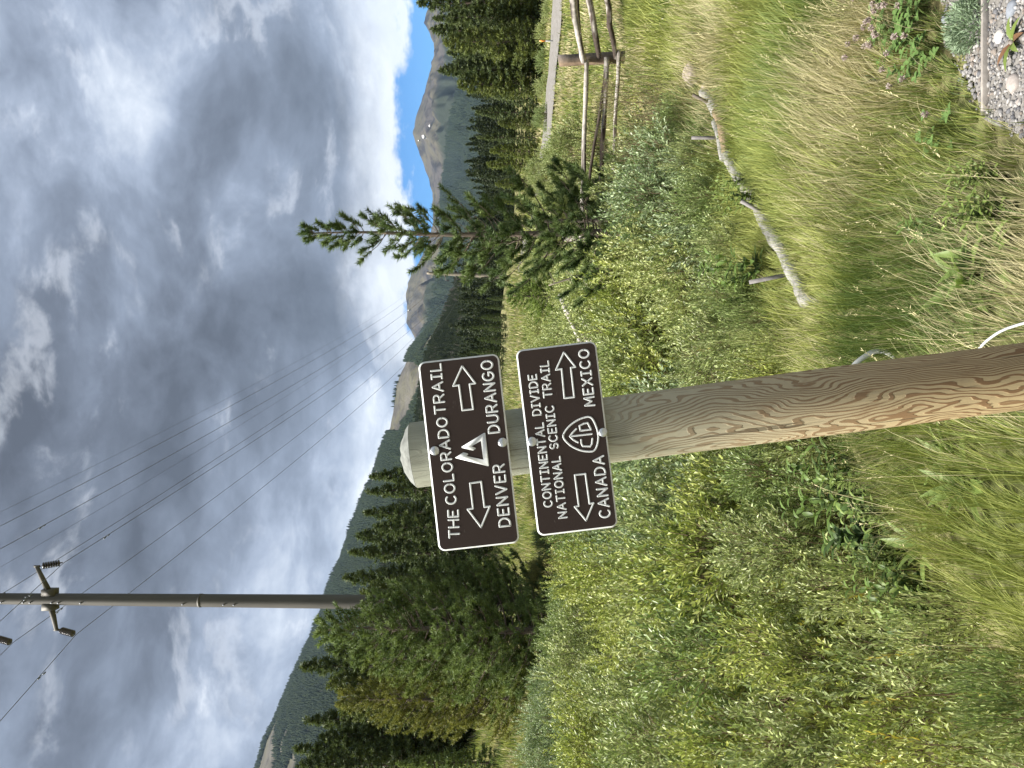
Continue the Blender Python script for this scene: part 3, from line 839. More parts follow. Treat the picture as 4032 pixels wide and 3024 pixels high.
# ------------------------------------------------------------------ utility poles and power lines
P1D, P2D = 32.0, 190.0
AT1 = {   # wire attachment points on the near pole, photo pixels
 'R1': (809, 252), 'R2': (850, -22), 'R3': (812, -275), 'L1': (527, 301), 'L2': (494, 51), 'L3': (560, -195), 'SR': (800, -425), 'SL': (545, -425)}
p1c = 668.0
p2u, p2v = 1948.0, 1690.0
kk = P1D / P2D
A1 = {n_: np.array([X_(u, P1D), P1D, Z_(v, P1D)]) for n_, (u, v) in AT1.items()}
A2 = {}
for n_, (u, v) in AT1.items():
    A2[n_] = np.array([X_(p2u + (u - p1c) * kk, P2D), P2D, Z_(p2v + (v + 425) * kk, P2D)])
def utility_pole(label, cx_top, cx_bot, d, zb, zt, r_b, r_t, att, near):
    root = thing('utility_pole', label, 'utility pole', (cx_bot, d, zb), 'poles of the power line')
    dxp = cx_top - cx_bot
    def axis(z): return np.array([cx_bot + dxp * (z - zb) / (zt - zb), d, z])
    org = np.array([cx_bot, d, zb])
    b = MB()
    zz = np.linspace(zb, zt, 24)
    b.tube([axis(z) - org for z in zz], np.linspace(r_b, r_t, 24), 12)
    obj('pole_shaft', b.mesh('pole_shaft', M_STEEL if near else M_TANPOLE, False), root)
    if near:
        b = MB(); zj = Z_(790, d)
        rj = r_b + (r_t - r_b) * (zj - zb) / (zt - zb)
        b.tube([axis(zj - 0.05) - org, axis(zj + 0.05) - org], rj + 0.016, 12)
        obj('slip_joint', b.mesh('slip_joint', M_STEEL), root)
        for vz in (20, 105, 132, 217, 243, 330, 730, 890, 930):
            b = MB(); z = Z_(vz, d); rj = r_b + (r_t - r_b) * (z - zb) / (zt - zb)
            c_ = axis(z) - org + np.array([-0.35 * rj, -0.93 * rj, 0])
            b.tube([c_, c_ + np.array([0, -0.045, 0])], 0.035, 6)
            obj('step_bolt', b.mesh('step_bolt', M_WIRE), root)
    for n_ in ('R1', 'R2', 'R3', 'L1', 'L2', 'L3'):
        e = att[n_]; sgn = 1 if n_[0] == 'R' else -1
        tip = np.array([e[0] - sgn * 0.10, d - 0.25 * sgn, e[2] + 0.98])
        hubz = tip[2] - (0.40 if sgn > 0 else -0.10)
        rj = r_b + (r_t - r_b) * (hubz - zb) / (zt - zb)
        hub = axis(hubz)
        st = hub + np.array([sgn * rj * 0.8, 0, 0])
        b = MB()
        b.tube([st - org, tip - org], [0.135, 0.075], 6)
        b.tube([tip - org + np.array([0, 0, 0.10]), tip - org - np.array([0, 0, 0.12])], [0.05, 0.05], 6)
        arm = obj('davit_arm', b.mesh('davit_arm', M_STEEL), root)
        b = MB()
        b.box(hub - org + np.array([sgn * (rj + 0.06), 0, 0]), (0.26, 0.40, 0.52))
        obj('arm_bracket', b.mesh('arm_bracket', M_STEEL), root)
        # string of insulator discs hanging from the arm tip down to the wire clamp
        s0 = tip - np.array([0, 0, 0.12]); s1 = e + np.array([0, 0, 0.06])
        dirv = s1 - s0; Ld = np.linalg.norm(dirv); dirv = dirv / Ld
        b = MB()
        prof = [(0, 0.018), (0.10, 0.018)]
        nd = 7
        for q_ in range(nd):
            t0 = 0.12 + (Ld - 0.20) * q_ / nd; st_ = (Ld - 0.20) / nd
            prof += [(t0, 0.04), (t0 + st_ * .12, 0.135), (t0 + st_ * .55, 0.145), (t0 + st_ * .7, 0.045)]
        prof += [(Ld - 0.06, 0.02), (Ld, 0.03)]
        b.tube([s0 - org + dirv * t_ for t_, _ in prof], [r_ for _, r_ in prof], 12)
        obj('insulator_string', b.mesh('insulator_string', M_PORC, False), root)
    return root
pb_near = gz(X_(650, P1D), P1D) - 0.4
utility_pole('tall steel utility pole with paired arms, nearest, left of the signs', X_(672, P1D), X_(648, P1D), P1D, float(pb_near), 29.5, 0.335, 0.205, A1, True)
utility_pole('distant tan utility pole standing beside the young pine', X_(p2u + 1, P2D), X_(p2u - 12, P2D), P2D, float(gz(X_(p2u, P2D), P2D)) - 0.5, float(A2['SR'][2]) + 0.6, 0.72, 0.33, A2, False)
wl = {'SR': ('thin upper shield wire, outermost on the right', 0.007), 'SL': ('thin shield wire running between the phase wires', 0.007),
      'R1': ('power wire hung from the lower right arm', 0.0135), 'R2': ('power wire from the right arm just above the picture', 0.0135), 'R3': ('power wire from the topmost right arm', 0.0135),
      'L1': ('power wire hung from the lower left arm, lowest of all', 0.0135), 'L2': ('power wire from the upper left insulator', 0.0135), 'L3': ('power wire from the topmost left arm', 0.0135)}
for n_, (lab, rw) in wl.items():
    a, c_ = A1[n_], A2[n_]
    t_ = np.linspace(0, 1, 48)
    mid_ = a + (c_ - a) * t_[:, None]; mid_[:, 2] -= 4 * 4.6 * t_ * (1 - t_)
    back = a - (c_ - a) * 0.28
    t2 = np.linspace(0, 1, 16)[1:]
    bk = a + (back - a) * t2[:, None]; bk[:, 2] -= 1.15 * 4 * (t2 * 0.28) * (1 - t2 * 0.28) * 4
    b = MB(); b.tube(np.vstack([bk[::-1], mid_]), rw, 5)
    root = obj('power_line', b.mesh('power_line', M_WIRE), label=lab, cat='power line', group='wires of the power line')
    if n_[0] in 'RL':
        for tq in (0.016, -0.018):
            b = MB()
            p0 = a + (c_ - a) * tq; p0 = p0 - np.array([0, 0, abs(tq) * 16 + 0.10]); dv = nrm(c_ - a)
            for e_ in (-0.16, 0.16):
                b.tube([p0 + dv * (e_ - 0.07), p0 + dv * (e_ + 0.07)], 0.028, 6)
            b.tube([p0 - dv * 0.16, p0 + dv * 0.16], 0.008, 4)
            b.tube([p0, p0 + np.array([0, 0, 0.12])], 0.012, 4)
            obj('vibration_damper', b.mesh('vibration_damper', M_WIRE), root)

# ------------------------------------------------------------------ split-rail fence
def log(p0, p1, r0, r1, seed, mat=M_GREYWOOD, n=8, bend=0.03, bark=0.5):
    rng = np.random.default_rng(seed)
    p0, p1 = np.asarray(p0, float), np.asarray(p1, float)
    L = np.linalg.norm(p1 - p0); m_ = max(6, int(L / 0.12))
    t_ = np.linspace(0, 1, m_)
    pts = p0 + (p1 - p0) * t_[:, None]
    off = np.stack([vnoise(t_ * L, t_ * 0 + 3.3 * s_ + seed, 0.8, s_, 2) - .5 for s_ in (1, 2, 3)], -1)
    pts = pts + off * bend * 2
    rad = (r0 + (r1 - r0) * t_) * (1 + (vnoise(t_ * L, t_ * 0, 0.25, seed % 13, 2) - .5) * 0.25)
    b = MB()
    b.tube(pts, rad, n, wob=0.07, rng=rng)
    v = b.v[-1]
    # dark bark left on some flanks of the bare grey wood
    tt_ = np.concatenate([np.repeat(t_, n), [0, 1]]) * L; aa = np.concatenate([np.tile(np.arange(n), m_), [0, 0]])
    dk = vnoise(tt_, aa * 0.35, 0.45, seed % 11 + 2, 2) > (1 - bark)
    b.c[-1] = np.where(dk[:, None], np.array([0.22, 0.18, 0.155]), np.array([1.35, 1.32, 1.28])) * (0.85 + 0.3 * rng.random((len(v), 1)))
    return b.mesh('log', mat)
FD = 12.6
fx, fy = X_(2808, FD), FD
fgz = float(gz(fx, fy))
fence = thing('rail_fence', 'weathered split rail fence with one stout post in the meadow', 'fence', (fx, fy, fgz))
def fl(u, v, d): return np.array([X_(u, d), d, Z_(v, d)]) - np.array([fx, fy, fgz])
b = MB()
pt = fl(2785, 2203, FD); pbm = fl(2800, 2460, FD)
dirp = nrm(pt - pbm)
prs = np.linspace(0, 1, 8)
secs = []
rngf = np.random.default_rng(9)
outl = np.array([(-1, -.8), (-.8, -1), (.75, -1), (1, -.7), (1, .8), (.8, 1), (-.8, 1), (-1, .8)]) * np.array([0.078, 0.072])
for t_ in prs:
    c0 = pbm + (pt - pbm) * t_
    o_ = outl * (1 + 0.06 * (rngf.random((8, 1)) - .5))
    secs.append(np.stack([c0[0] + o_[:, 0], c0[1] + o_[:, 1], np.full(8, c0[2])], -1))
secs[-1][:, 2] += np.array([0, .02, .05, .06, .04, .02, 0, 0]) * 0.6
secs = np.array(secs)
i = np.arange(7)[:, None] * 8; j = np.arange(8)[None, :]; j2 = (j + 1) % 8
b.add(np.vstack([secs.reshape(-1, 3), pt + np.array([0, 0, 0.02])]), np.stack([i + j, i + j2, i + 8 + j2, i + 8 + j], -1).reshape(-1, 4), [[64, 56 + q_, 56 + (q_ + 1) % 8] for q_ in range(8)],
      col=np.vstack([np.tile(np.array([[0.95, 0.72, 0.52], [0.85, .68, .52], [0.85, 0.8, 0.78], [.9, .88, .87], [.9, .88, .87], [.8, .78, .77], [.8, .78, .77], [0.9, .70, .52]]) * 0.80, (8, 1)), [[0.7, 0.65, 0.6]]]))
obj('post', b.mesh('post', M_GREYWOOD), fence)
# second post hidden by the pine carries the far ends
b = MB(); q0 = fl(2090, 2215, 13.6); q1 = fl(2090, 2440, 13.6); b.tube([q1, q0], 0.075, 8, col=(0.8, 0.77, 0.74))
obj('post', b.mesh('post', M_GREYWOOD), fence)
rails = [((2785, 2310, FD - .12), (2060, 2288, 13.4), .05, .045, 0.45), ((2800, 2392, FD - .1), (2070, 2360, 13.5), .055, .045, 0.55),
         ((2790, 2395, FD - .02), (2230, 2308, 13.0), .038, .032, 0.85), ((2830, 2440, FD - .3), (2110, 2405, 13.3), .042, .036, 0.4),
         ((2785, 2298, FD - .14), (3100, 2240, 10.4), .058, .064, 0.35), ((2800, 2360, FD - .1), (3110, 2312, 10.4), .052, .06, 0.65),
         ((2800, 2425, FD - .14), (3110, 2375, 10.4), .05, .056, 0.6), ((2800, 2286, FD + .2), (3100, 2262, 10.9), .04, .045, 0.8)]
for q_, (a, c_, r0, r1, bk_) in enumerate(rails):
    obj('rail', log(fl(*a), fl(*c_), r0 * 0.8, r1 * 0.8, 40 + q_, bark=bk_), fence)
for q_, (a, c_, r_, lab) in enumerate([((1862, 2206, 13.4), (1640, 2300, 12.2), .05, 'upper of three grey fallen fence rails right of the lower sign'),
                                       ((1815, 2222, 13.0), (1660, 2330, 12.4), .042, 'middle of three grey fallen fence rails right of the lower sign'),
                                       ((1840, 2270, 12.8), (1650, 2345, 12.0), .05, 'lower of three grey fallen fence rails right of the lower sign')]):
    P0 = np.array([X_(a[0], a[2]), a[2], Z_(a[1], a[2])]); P1 = np.array([X_(c_[0], c_[2]), c_[2], Z_(c_[1], c_[2])])
    obj('fallen_rail', log(P0 - P0, P1 - P0, r_, r_ * .8, 71 + q_, bark=0.1), loc=P0, label=lab, cat='fence rail', group='fallen fence rails')

# orange road marker
b = MB(); dm = 34.0; mx, mz = X_(2863, dm), float(gz(X_(2863, dm), dm))
b.box((0, 0, 0.4), (0.06, 0.025, 0.8)); mk = obj('road_marker', b.mesh('road_marker', M_WHITE), loc=(mx, dm, mz - 0.1), label='thin road marker with orange top beside the gravel road', cat='marker')
b = MB(); b.box((0, 0, 0.66), (0.066, 0.031, 0.26)); obj('reflector_band', b.mesh('reflector_band', M_ORANGE), mk)

# ------------------------------------------------------------------ erosion log, stakes, boulder
wp = np.array([(2660, 2765), (2623, 2800), (2560, 2832), (2514, 2850), (2404, 2868), (2330, 2905), (2277, 2945), (2230, 2985), (2185, 3000), (2100, 3045), (2040, 3085), (1980, 3112), (1930, 3140), (1880, 3165), (1839, 3180), (1815, 3195)], float)
def ground_hit(u, v):
    d = 1.6 * F / (v - 2016)
    for _ in range(30):
        d = 0.5 * d + 0.5 * (EYE - float(gz(X_(u, d), d))) * F / (v - 2016)
    return np.array([X_(u, d), d, float(gz(X_(u, d), d))])
wpts = np.array([ground_hit(u, v + 22) for u, v in wp])
tq = np.linspace(0, len(wp) - 1, 120)
wc = np.stack([np.interp(tq, np.arange(len(wp)), wpts[:, a]) for a in range(3)], -1)
for _ in range(5): wc[1:-1] = (wc[:-2] + 2 * wc[1:-1] + wc[2:]) / 4
wc[:, 2] += 0.03
wc[-10:, 2] -= np.linspace(0, 0.09, 10)
rw_ = 0.049 * (1 + (vnoise(tq, tq * 0, 1.3, 4, 3) - .5) * 0.5)
wroot = thing('erosion_log', 'grey netted straw erosion log curving along the foot of the grass', 'erosion log', tuple(wc[0]))
rngw = np.random.default_rng(4)
# netting tube, torn open over one stretch
torn = (tq > 1.6) & (tq < 4.0)
for sel, nm_, mt_, sc_ in ((np.where(tq <= 1.75)[0], 'netting', M_FABRIC, 1.0), (np.where((tq > 1.55) & (tq < 4.1))[0], 'bare_straw', M_STRAW, 0.93), (np.where(tq >= 3.9)[0], 'netting', M_FABRIC, 1.0)):
    b = MB(); b.tube(wc[sel] - wc[0], rw_[sel] * sc_, 14, wob=0.10, rng=rngw)
    po = obj(nm_, b.mesh(nm_, mt_, True), wroot)
b = MB()
sl = np.where((tq > 1.9) & (tq < 3.95))[0]
pts_ = wc[sl] - wc[0] + np.array([-0.02, 0.04, 0.028])
b.tube(pts_, 0.034, 12, wob=0.05, rng=rngw)
obj('netting', b.mesh('netting', M_FABRIC, True), wroot)
for q_, (u, v, h_, lean_, lab) in enumerate([(2612, 2800, 0.10, 0.45, 'short dark stake leaning in the erosion log beside the boulder'), (2478, 2838, 0.155, 0.0, 'upright grey stake through the torn straw of the erosion log'),
                                             (2180, 3015, 0.10, 0.5, 'grey stake half hidden by a willow at the bend of the erosion log'), (1940, 3105, 0.15, -0.2, 'pale grey leaning stake at the near end of the erosion log')]):
    g = ground_hit(u, v + 22)
    b = MB()
    cs, sn = math.cos(lean_), math.sin(lean_)
    rt = np.array([[cs, 0, sn], [0, 1, 0], [-sn, 0, cs]])
    b.box(rt @ np.array([0, 0, h_ / 2]), (0.022, 0.014, h_ + 0.12), rt, col=(0.75, 0.75, 0.78) if q_ else (0.45, 0.4, 0.34))
    obj('wooden_stake', b.mesh('wooden_stake', M_GREYWOOD), loc=(g[0], g[1] - 0.02, g[2] + 0.05), label=lab, cat='stake', group='stakes along the erosion log')

def rock_mesh(name, r, seed, mat, sub=3, col=None, squash=(1, 1, .8)):
    bm = bmesh.new()
    bmesh.ops.create_icosphere(bm, subdivisions=sub, radius=1.0)
    v = np.array([p.co[:] for p in bm.verts])
    f = np.array([[x.index for x in p.verts] for p in bm.faces])
    bm.free()
    n_ = vnoise(v[:, 0] * 2 + v[:, 2] * 1.3, v[:, 1] * 2 - v[:, 2] * .9, 1.3, seed, 4)
    v = v * (0.72 + 0.56 * n_)[:, None] * np.array(squash) * r
    return mesh(name, v, f, mat, np.tile(np.array(col if col is not None else (1, 1, 1)), (len(v), 1)), sub > 2)
g = ground_hit(2735, 2752)
obj('boulder', rock_mesh('boulder', 0.105, 4, M_ROCK), loc=(g[0], g[1], g[2] + 0.055), label='rounded pinkish tan boulder at the far end of the erosion log', cat='boulder')
g = ground_hit(2672, 2790)
obj('boulder', rock_mesh('boulder', 0.06, 8, M_ROCK, 3, None, (1, 1, .6)), loc=(g[0], g[1], g[2] + 0.02), label='smaller pale flat rock between the boulder and the erosion log', cat='boulder')
for q_, (u, v, r_) in enumerate([(2960, 2625, .06), (2935, 2640, .05), (2880, 2712, .055), (2900, 2735, .05), (2985, 2610, .045)]):
    g = ground_hit(u, v)
    obj('rock', rock_mesh('rock', r_, 20 + q_, M_STONE, 2, (0.5, .46, .42), (1, .9, .6)), loc=(g[0], g[1], g[2] + 0.02), label=['pale rock in the meadow, second from the right edge', 'pale rock beside the right edge pair in the meadow', 'upper of two pale rocks above the boulder', 'lower of two pale rocks above the boulder', 'pale rock nearest the right edge of the meadow'][q_], cat='rock', group='pale rocks in the meadow')

# ------------------------------------------------------------------ edging board, pipe, wire in the foreground
g0, g1 = ground_hit(3110, 3915), ground_hit(2590, 3908)
b = MB(); cx = (g0 + g1) / 2; Lb = abs(g0[0] - g1[0])
b.box((0, 0, 0.0), (Lb, 0.012, 0.05), col=(1.0, 0.98, 0.95))
eb = obj('edging_board', b.mesh('edging_board', M_GREYWOOD), loc=(cx[0], cx[1] + 0.012, cx[2] + 0.008), label='thin weathered edging board half buried in the gravel', cat='edging')
bv = eb.modifiers.new('bevel', 'BEVEL'); bv.width = 0.003; bv.segments = 1
def spline(pts, n=30):
    pts = np.array(pts, float); t_ = np.linspace(0, len(pts) - 1, n)
    p = np.stack([np.interp(t_, np.arange(len(pts)), pts[:, a]) for a in range(3)], -1)
    for _ in range(n // 6): p[1:-1] = (p[:-2] + 2 * p[1:-1] + p[2:]) / 4
    return p
pp = []
for u, v, lift in [(1560, 3345, .02), (1590, 3365, .12), (1625, 3410, .20), (1645, 3450, .22), (1640, 3490, .16), (1620, 3520, .05)]:
    d = 3.12; pp.append((X_(u, d), d, Z_(v, d)))
pp = spline(pp, 24); b = MB(); b.tube(pp - pp[0], 0.011, 8)
obj('plastic_pipe', b.mesh('plastic_pipe', M_WHITE, True), loc=pp[0], label='bent pale pipe poking out of the grass right of the post', cat='pipe')
pp = []
for u, v, d in [(1620, 3830, 2.36), (1680, 3880, 2.28), (1725, 3945, 2.2), (1755, 4040, 2.12), (1775, 4150, 2.05)]:
    pp.append((X_(u, d), d, Z_(v, d)))
pp = spline(pp, 24); b = MB(); b.tube(pp - pp[0], 0.0042, 6)
obj('white_cord', b.mesh('white_cord', M_WHITE, True), loc=pp[0], label='thin white cord curving through the grass beside the post foot', cat='cord')

# ------------------------------------------------------------------ vegetation builders
def leaves(pos, dirs, L, W, rng, cols, fold=0.25, up=None):
    """folded lance leaves: 4 vertices, 2 triangles each"""
    n = len(pos)
    dirs = nrm(dirs)
    rv = rng.normal(size=(n, 3)) if up is None else up + rng.normal(size=(n, 3)) * 0.55
    side = nrm(np.cross(dirs, rv)); nor = np.cross(side, dirs)
    L = np.asarray(L)[:, None]; W = np.asarray(W)[:, None]
    v0 = pos; v2 = pos + dirs * L - nor * L * 0.10
    mid_ = pos + dirs * L * 0.45 + nor * W * fold
    v1 = mid_ + side * W / 2; v3 = mid_ - side * W / 2
    V = np.stack([v0, v1, v2, v3], 1).reshape(-1, 3)
    i = np.arange(n)[:, None] * 4
    T = np.concatenate([i + [0, 2, 1], i + [0, 3, 2]], 0)
    return V, T, np.repeat(cols, 4, 0)

def willow(seed, H=1.7, RW=1.0, lobes=12, shoots=52, per=15, leafL=0.06, leafW=0.018, lobe_r=0.36, colA=(0.180, 0.236, 0.074), colB=(0.385, 0.425, 0.188), bare=0.0, sl=0.25):
    """willow bush: stems fan out to rounded plumes of leafy shoots, with open shaded gaps between the plumes"""
    rng = np.random.default_rng(seed)
    sb = MB(); PP, DD, LL, CC, OO = [], [], [], [], []
    la = np.arange(lobes) * 2.39996 + rng.random() * 6; lr = np.sqrt((np.arange(lobes) + 0.30) / lobes)
    for q in range(lobes):
        r = lobe_r * (0.72 + 0.56 * rng.random())
        cx, cy = math.cos(la[q]) * lr[q] * (RW - r * 0.5), math.sin(la[q]) * lr[q] * (RW - r * 0.5)
        zc = H * (1 - 0.46 * lr[q] ** 2.0) * (0.84 + 0.30 * rng.random()) - r * 1.15
        c = np.array([cx, cy, zc])
        for s in range(3):
            b0 = np.array([cx * 0.25, cy * 0.25, -0.15]) + rng.normal(size=3) * [.05, .05, 0]
            e = c + rng.normal(size=3) * r * 0.25
            t = np.linspace(0, 1, 7)[:, None]
            ctrl = b0 + (e - b0) * np.array([0.5, 0.5, 0.4])
            sb.tube((1 - t) ** 2 * b0 + 2 * t * (1 - t) * ctrl + t ** 2 * e, np.linspace(0.011, 0.004, 7) * (H / 1.7), 4, cap=False)
        lob_mix = 0.5 + 0.16 * rng.normal()
        nsh = int(shoots * (r / lobe_r) ** 1.6)
        for s in range(nsh):
            d = rng.normal(size=3); d[2] = abs(d[2]) * 0.95 - 0.30; d = d / np.linalg.norm(d)
            base = c + d * np.array([1, 1, 1.15]) * r * (0.30 + 0.35 * rng.random())
            ax = nrm(d * 0.75 + np.array([0, 0, 0.62]) + rng.normal(size=3) * 0.16)
            L = sl * (0.75 + 0.55 * rng.random()) * (H / 1.7)
            tip = base + ax * L
            sb.tube([base, tip], [0.0030, 0.0012], 3, cap=False)
            if rng.random() < bare: continue
            k = int(per * (0.75 + 0.5 * rng.random()))
            ft = np.linspace(0.15, 1, k) ** 0.85
            PP.append(base + ax * L * ft[:, None])
            ph = np.arange(k) * 2.4 + rng.random() * 6
            s1 = nrm(np.cross(ax, rng.normal(size=3))); s2 = np.cross(ax, s1)
            rad = np.cos(ph)[:, None] * s1 + np.sin(ph)[:, None] * s2
            DD.append(ax * 0.95 + rad * (0.80 - 0.30 * ft)[:, None] + rng.normal(size=(k, 3)) * 0.10)
            LL.append((0.75 + 0.4 * rng.random(k)) * (1.08 - 0.38 * ft))
            OO.append(np.tile(d * 0.9 + np.array([0, 0, 0.8]), (k, 1)))
            mx = np.clip(lob_mix + 0.22 * rng.normal() + 0.16 * rng.normal(size=(k, 1)), 0, 1)
            cc = np.array(colA) * (1 - mx) + np.array(colB) * mx
            if rng.random() < 0.006: cc = cc * 0 + np.array([0.42, 0.36, 0.08])
            CC.append(cc * (0.70 + 0.6 * rng.random((k, 1))))
    P_ = np.vstack(PP); D_ = np.vstack(DD); l_ = np.concatenate(LL); n = len(P_)
    V, T, C = leaves(P_, D_, leafL * l_, leafW * (0.8 + .4 * rng.random(n)), rng, np.vstack(CC), 0.22, np.vstack(OO))
    return sb.mesh('stems', M_STEM), mesh('foliage', V, T, M_WILLOW, C)

def conifer(seed, H, RC, z0=0.1, gap=0.3, nbr=5, droop=0.0, upturn=0.35, twig_gap=0.13, twl=0.38, needle=0.055, nw=0.004, per=60, shoot=0.24, prof=0.8,
            colA=(0.055, 0.085, 0.030), colB=(0.105, 0.135, 0.045), trunk_r=None, jitter=0.35, dens=1.0, lean=0.0, topgap=-0.35):
    rng = np.random.default_rng(seed)
    tb = MB()
    tr = trunk_r or H * 0.0125
    zz = np.linspace(-0.3, H, 22)
    tx = (vnoise(zz, zz * 0, H / 3, seed % 9, 2) - .5) * H * 0.02 + lean * np.clip(zz, 0, None) / H
    ty = (vnoise(zz, zz * 0 + 5, H / 3, seed % 9 + 3, 2) - .5) * H * 0.02
    tpath = np.stack([tx, ty, zz], -1)
    tb.tube(tpath, tr * np.clip(1 - zz / H, 0.04, 1) ** 0.8 + 0.004, 8)
    S0, S1, W0 = [], [], []
    z = H * z0
    while z < H * 0.985:
        f = (z - H * z0) / (H * (1 - z0))
        LB = RC * (1 - f) ** prof * (0.55 + 0.45 * min(1, f * 5 + 0.35))
        k = nbr + rng.integers(-1, 2)
        a0 = rng.random() * 6.28
        for q in range(k):
            if rng.random() > dens: continue
            a = a0 + q * 6.283 / k + rng.normal() * 0.25
            L = max(0.06, LB * (1 - jitter + 2 * jitter * rng.random()) + 0.05)
            base = np.array([np.interp(z, zz, tx), np.interp(z, zz, ty), z + rng.normal() * gap * 0.25])
            hd = np.array([math.cos(a), math.sin(a), 0])
            m_ = 7
            t = np.linspace(0, 1, m_)
            el = (-droop + (0.55 * f)) * t + upturn * t ** 2.2
            path = base + hd * (L * t)[:, None] * math.cos(0.2) + np.array([0, 0, 1.0]) * (L * el)[:, None]
            path += rng.normal(size=(m_, 3)) * 0.012 * L * t[:, None]
            tb.tube(path, np.linspace(max(0.006, tr * 0.22 * L / RC), 0.003, m_), 4, cap=False)
            tan = nrm(np.gradient(path, axis=0))
            S0.append(path[-1] - tan[-1] * min(shoot, L)); S1.append(path[-1] + tan[-1] * 0.03); W0.append(1.0)
            nt_ = int(L / twig_gap)
            for s in range(nt_):
                ft = 0.22 + 0.78 * (s + rng.random()) / max(nt_, 1)
                if ft > 0.98: continue
                j = min(int(ft * (m_ - 1)), m_ - 2)
                p0 = path[j] + (path[j + 1] - path[j]) * (ft * (m_ - 1) - j)
                sd = 1 if s % 2 else -1
                side = np.cross(tan[j], [0, 0, 1.0]) * sd
                d = nrm(tan[j] * 0.75 + side * (0.75 + .3 * rng.random()) + np.array([0, 0, 0.10 + upturn * 0.6 - droop * 0.35]) + rng.normal(size=3) * 0.16)
                tl = twl * L * (1.1 - ft * 0.75) * (0.6 + .7 * rng.random()) + shoot * 0.35
                p1 = p0 + d * tl
                tb.tube([p0, p1], [0.005, 0.002], 3, cap=False)
                S0.append(p1 - d * min(tl, shoot)); S1.append(p1); W0.append(0.8)
                if tl > shoot * 1.5:
                    for e in (-1, 1):
                        dd = nrm(d * 0.8 + np.cross(d, [0, 0, 1.0]) * e * 0.7 + np.array([0, 0, .15 + upturn * .4]) + rng.normal(size=3) * .15)
                        q0 = p0 + d * tl * (0.4 + .3 * rng.random()); q1 = q0 + dd * shoot * (0.7 + .5 * rng.random())
                        S0.append(q0 + dd * shoot * .1); S1.append(q1); W0.append(0.7)
        z += gap * (0.75 + 0.5 * rng.random()) * (1 + topgap * f)
    # leader
    S0.append(tpath[-1] - [0, 0, shoot * 1.2]); S1.append(tpath[-1]); W0.append(1.2)
    S0 = np.array(S0); S1 = np.array(S1); W0 = np.array(W0); ns = len(S0)
    n = ns * per
    idx = np.repeat(np.arange(ns), per)
    ft = rng.random(n)
    ax = nrm(S1 - S0)[idx]
    pos = S0[idx] + (S1 - S0)[idx] * ft[:, None]
    rv = nrm(np.cross(ax, rng.normal(size=(n, 3))))
    d = nrm(ax * 0.62 + rv * 0.85 + np.array([0, 0, 0.12]))
    ln = needle * (0.7 + 0.5 * rng.random(n))
    sd = nrm(np.cross(d, rng.normal(size=(n, 3))))
    v0 = pos - sd * nw / 2; v1 = pos + sd * nw / 2; v2 = pos + d * ln[:, None]
    V = np.stack([v0, v1, v2], 1).reshape(-1, 3)
    T = np.arange(n * 3).reshape(-1, 3)
    mx = np.clip(0.5 + 0.3 * rng.normal(size=ns), 0, 1)[idx][:, None]
    C = (np.array(colA) * (1 - mx) + np.array(colB) * mx) * (0.75 + .5 * rng.random((n, 1)))
    return tb.mesh('trunk', M_BARK), mesh('crown', V, T, M_NEEDLE, np.repeat(C, 3, 0)), n

def place_tree(name, protos, loc, sc, rz, label, cat='tree', group=None, color=(1, 1, 1, 1), parts=('trunk', 'crown')):
    root = thing(name, label, cat, loc, group)
    root.rotation_euler = (0, 0, rz); root.scale = (sc, sc, sc) if np.ndim(sc) == 0 else sc
    for nm_, me in zip(parts, protos):
        o = obj(nm_, me, root)
        o.color = color
    return root

# ------------------------------------------------------------------ near young pine
rng = np.random.default_rng(77)
PDN = 9.6
px, pz = X_(2118, PDN), float(gz(X_(2118, PDN), PDN))
Hn = Z_(1178, PDN) - pz
t1, c1, nn = conifer(31, Hn, 0.92, 0.05, 0.165, 7, droop=0.10, upturn=0.52, twig_gap=0.15, twl=0.40, needle=0.072, nw=0.0085, per=120, shoot=0.16, prof=0.95,
                     colA=(0.070, 0.115, 0.042), colB=(0.155, 0.205, 0.066), trunk_r=0.055, jitter=0.42, dens=0.92, lean=-0.08, topgap=0.35)
pine = place_tree('young_pine', (t1, c1), (px, PDN, pz), 1.0, 0.6, 'young open crowned pine rising alone right of the signs', 'pine tree')
b = MB()
zz = np.linspace(-0.2, 2.6, 14)
b.tube(np.stack([0.02 * np.sin(zz * 2), 0 * zz, zz], -1), np.linspace(0.045, 0.022, 14), 7)
for q in range(16):
    a = rng.random() * 6.28; z = 0.5 + 2.0 * rng.random(); L = 0.2 + .35 * rng.random()
    b.tube([(0, 0, z), (math.cos(a) * L, math.sin(a) * L, z + 0.05)], [0.008, 0.003], 4, cap=False)
obj('dead_pine', b.mesh('dead_pine', M_TWIG), loc=(X_(2160, PDN + .3), PDN + .3, float(gz(X_(2160, PDN + .3), PDN + .3))), label='thin dark dead trunk standing close behind the young pine', cat='dead tree')
b = MB()
q0 = np.array([X_(1900, 9.9), 9.9, Z_(2160, 9.9)]); q1 = np.array([X_(2100, 9.7), 9.7, Z_(2560, 9.7)])
pth = spline([q0, (q0 + q1) / 2 + np.array([-.12, 0, .03]), q1], 16)
b.tube(pth - pth[-1], np.linspace(0.009, 0.022, 16), 6)
for q in range(18):
    j = rng.integers(1, 14); d = nrm(rng.normal(size=3) + [-.3, 0, .3]); L = .1 + .22 * rng.random()
    b.tube([pth[j] - pth[-1], pth[j] - pth[-1] + d * L], [.005, .002], 4, cap=False)
obj('dead_branch', b.mesh('dead_branch', M_TWIG), loc=pth[-1], label='bare grey fallen branch slanting left below the young pine', cat='branch')

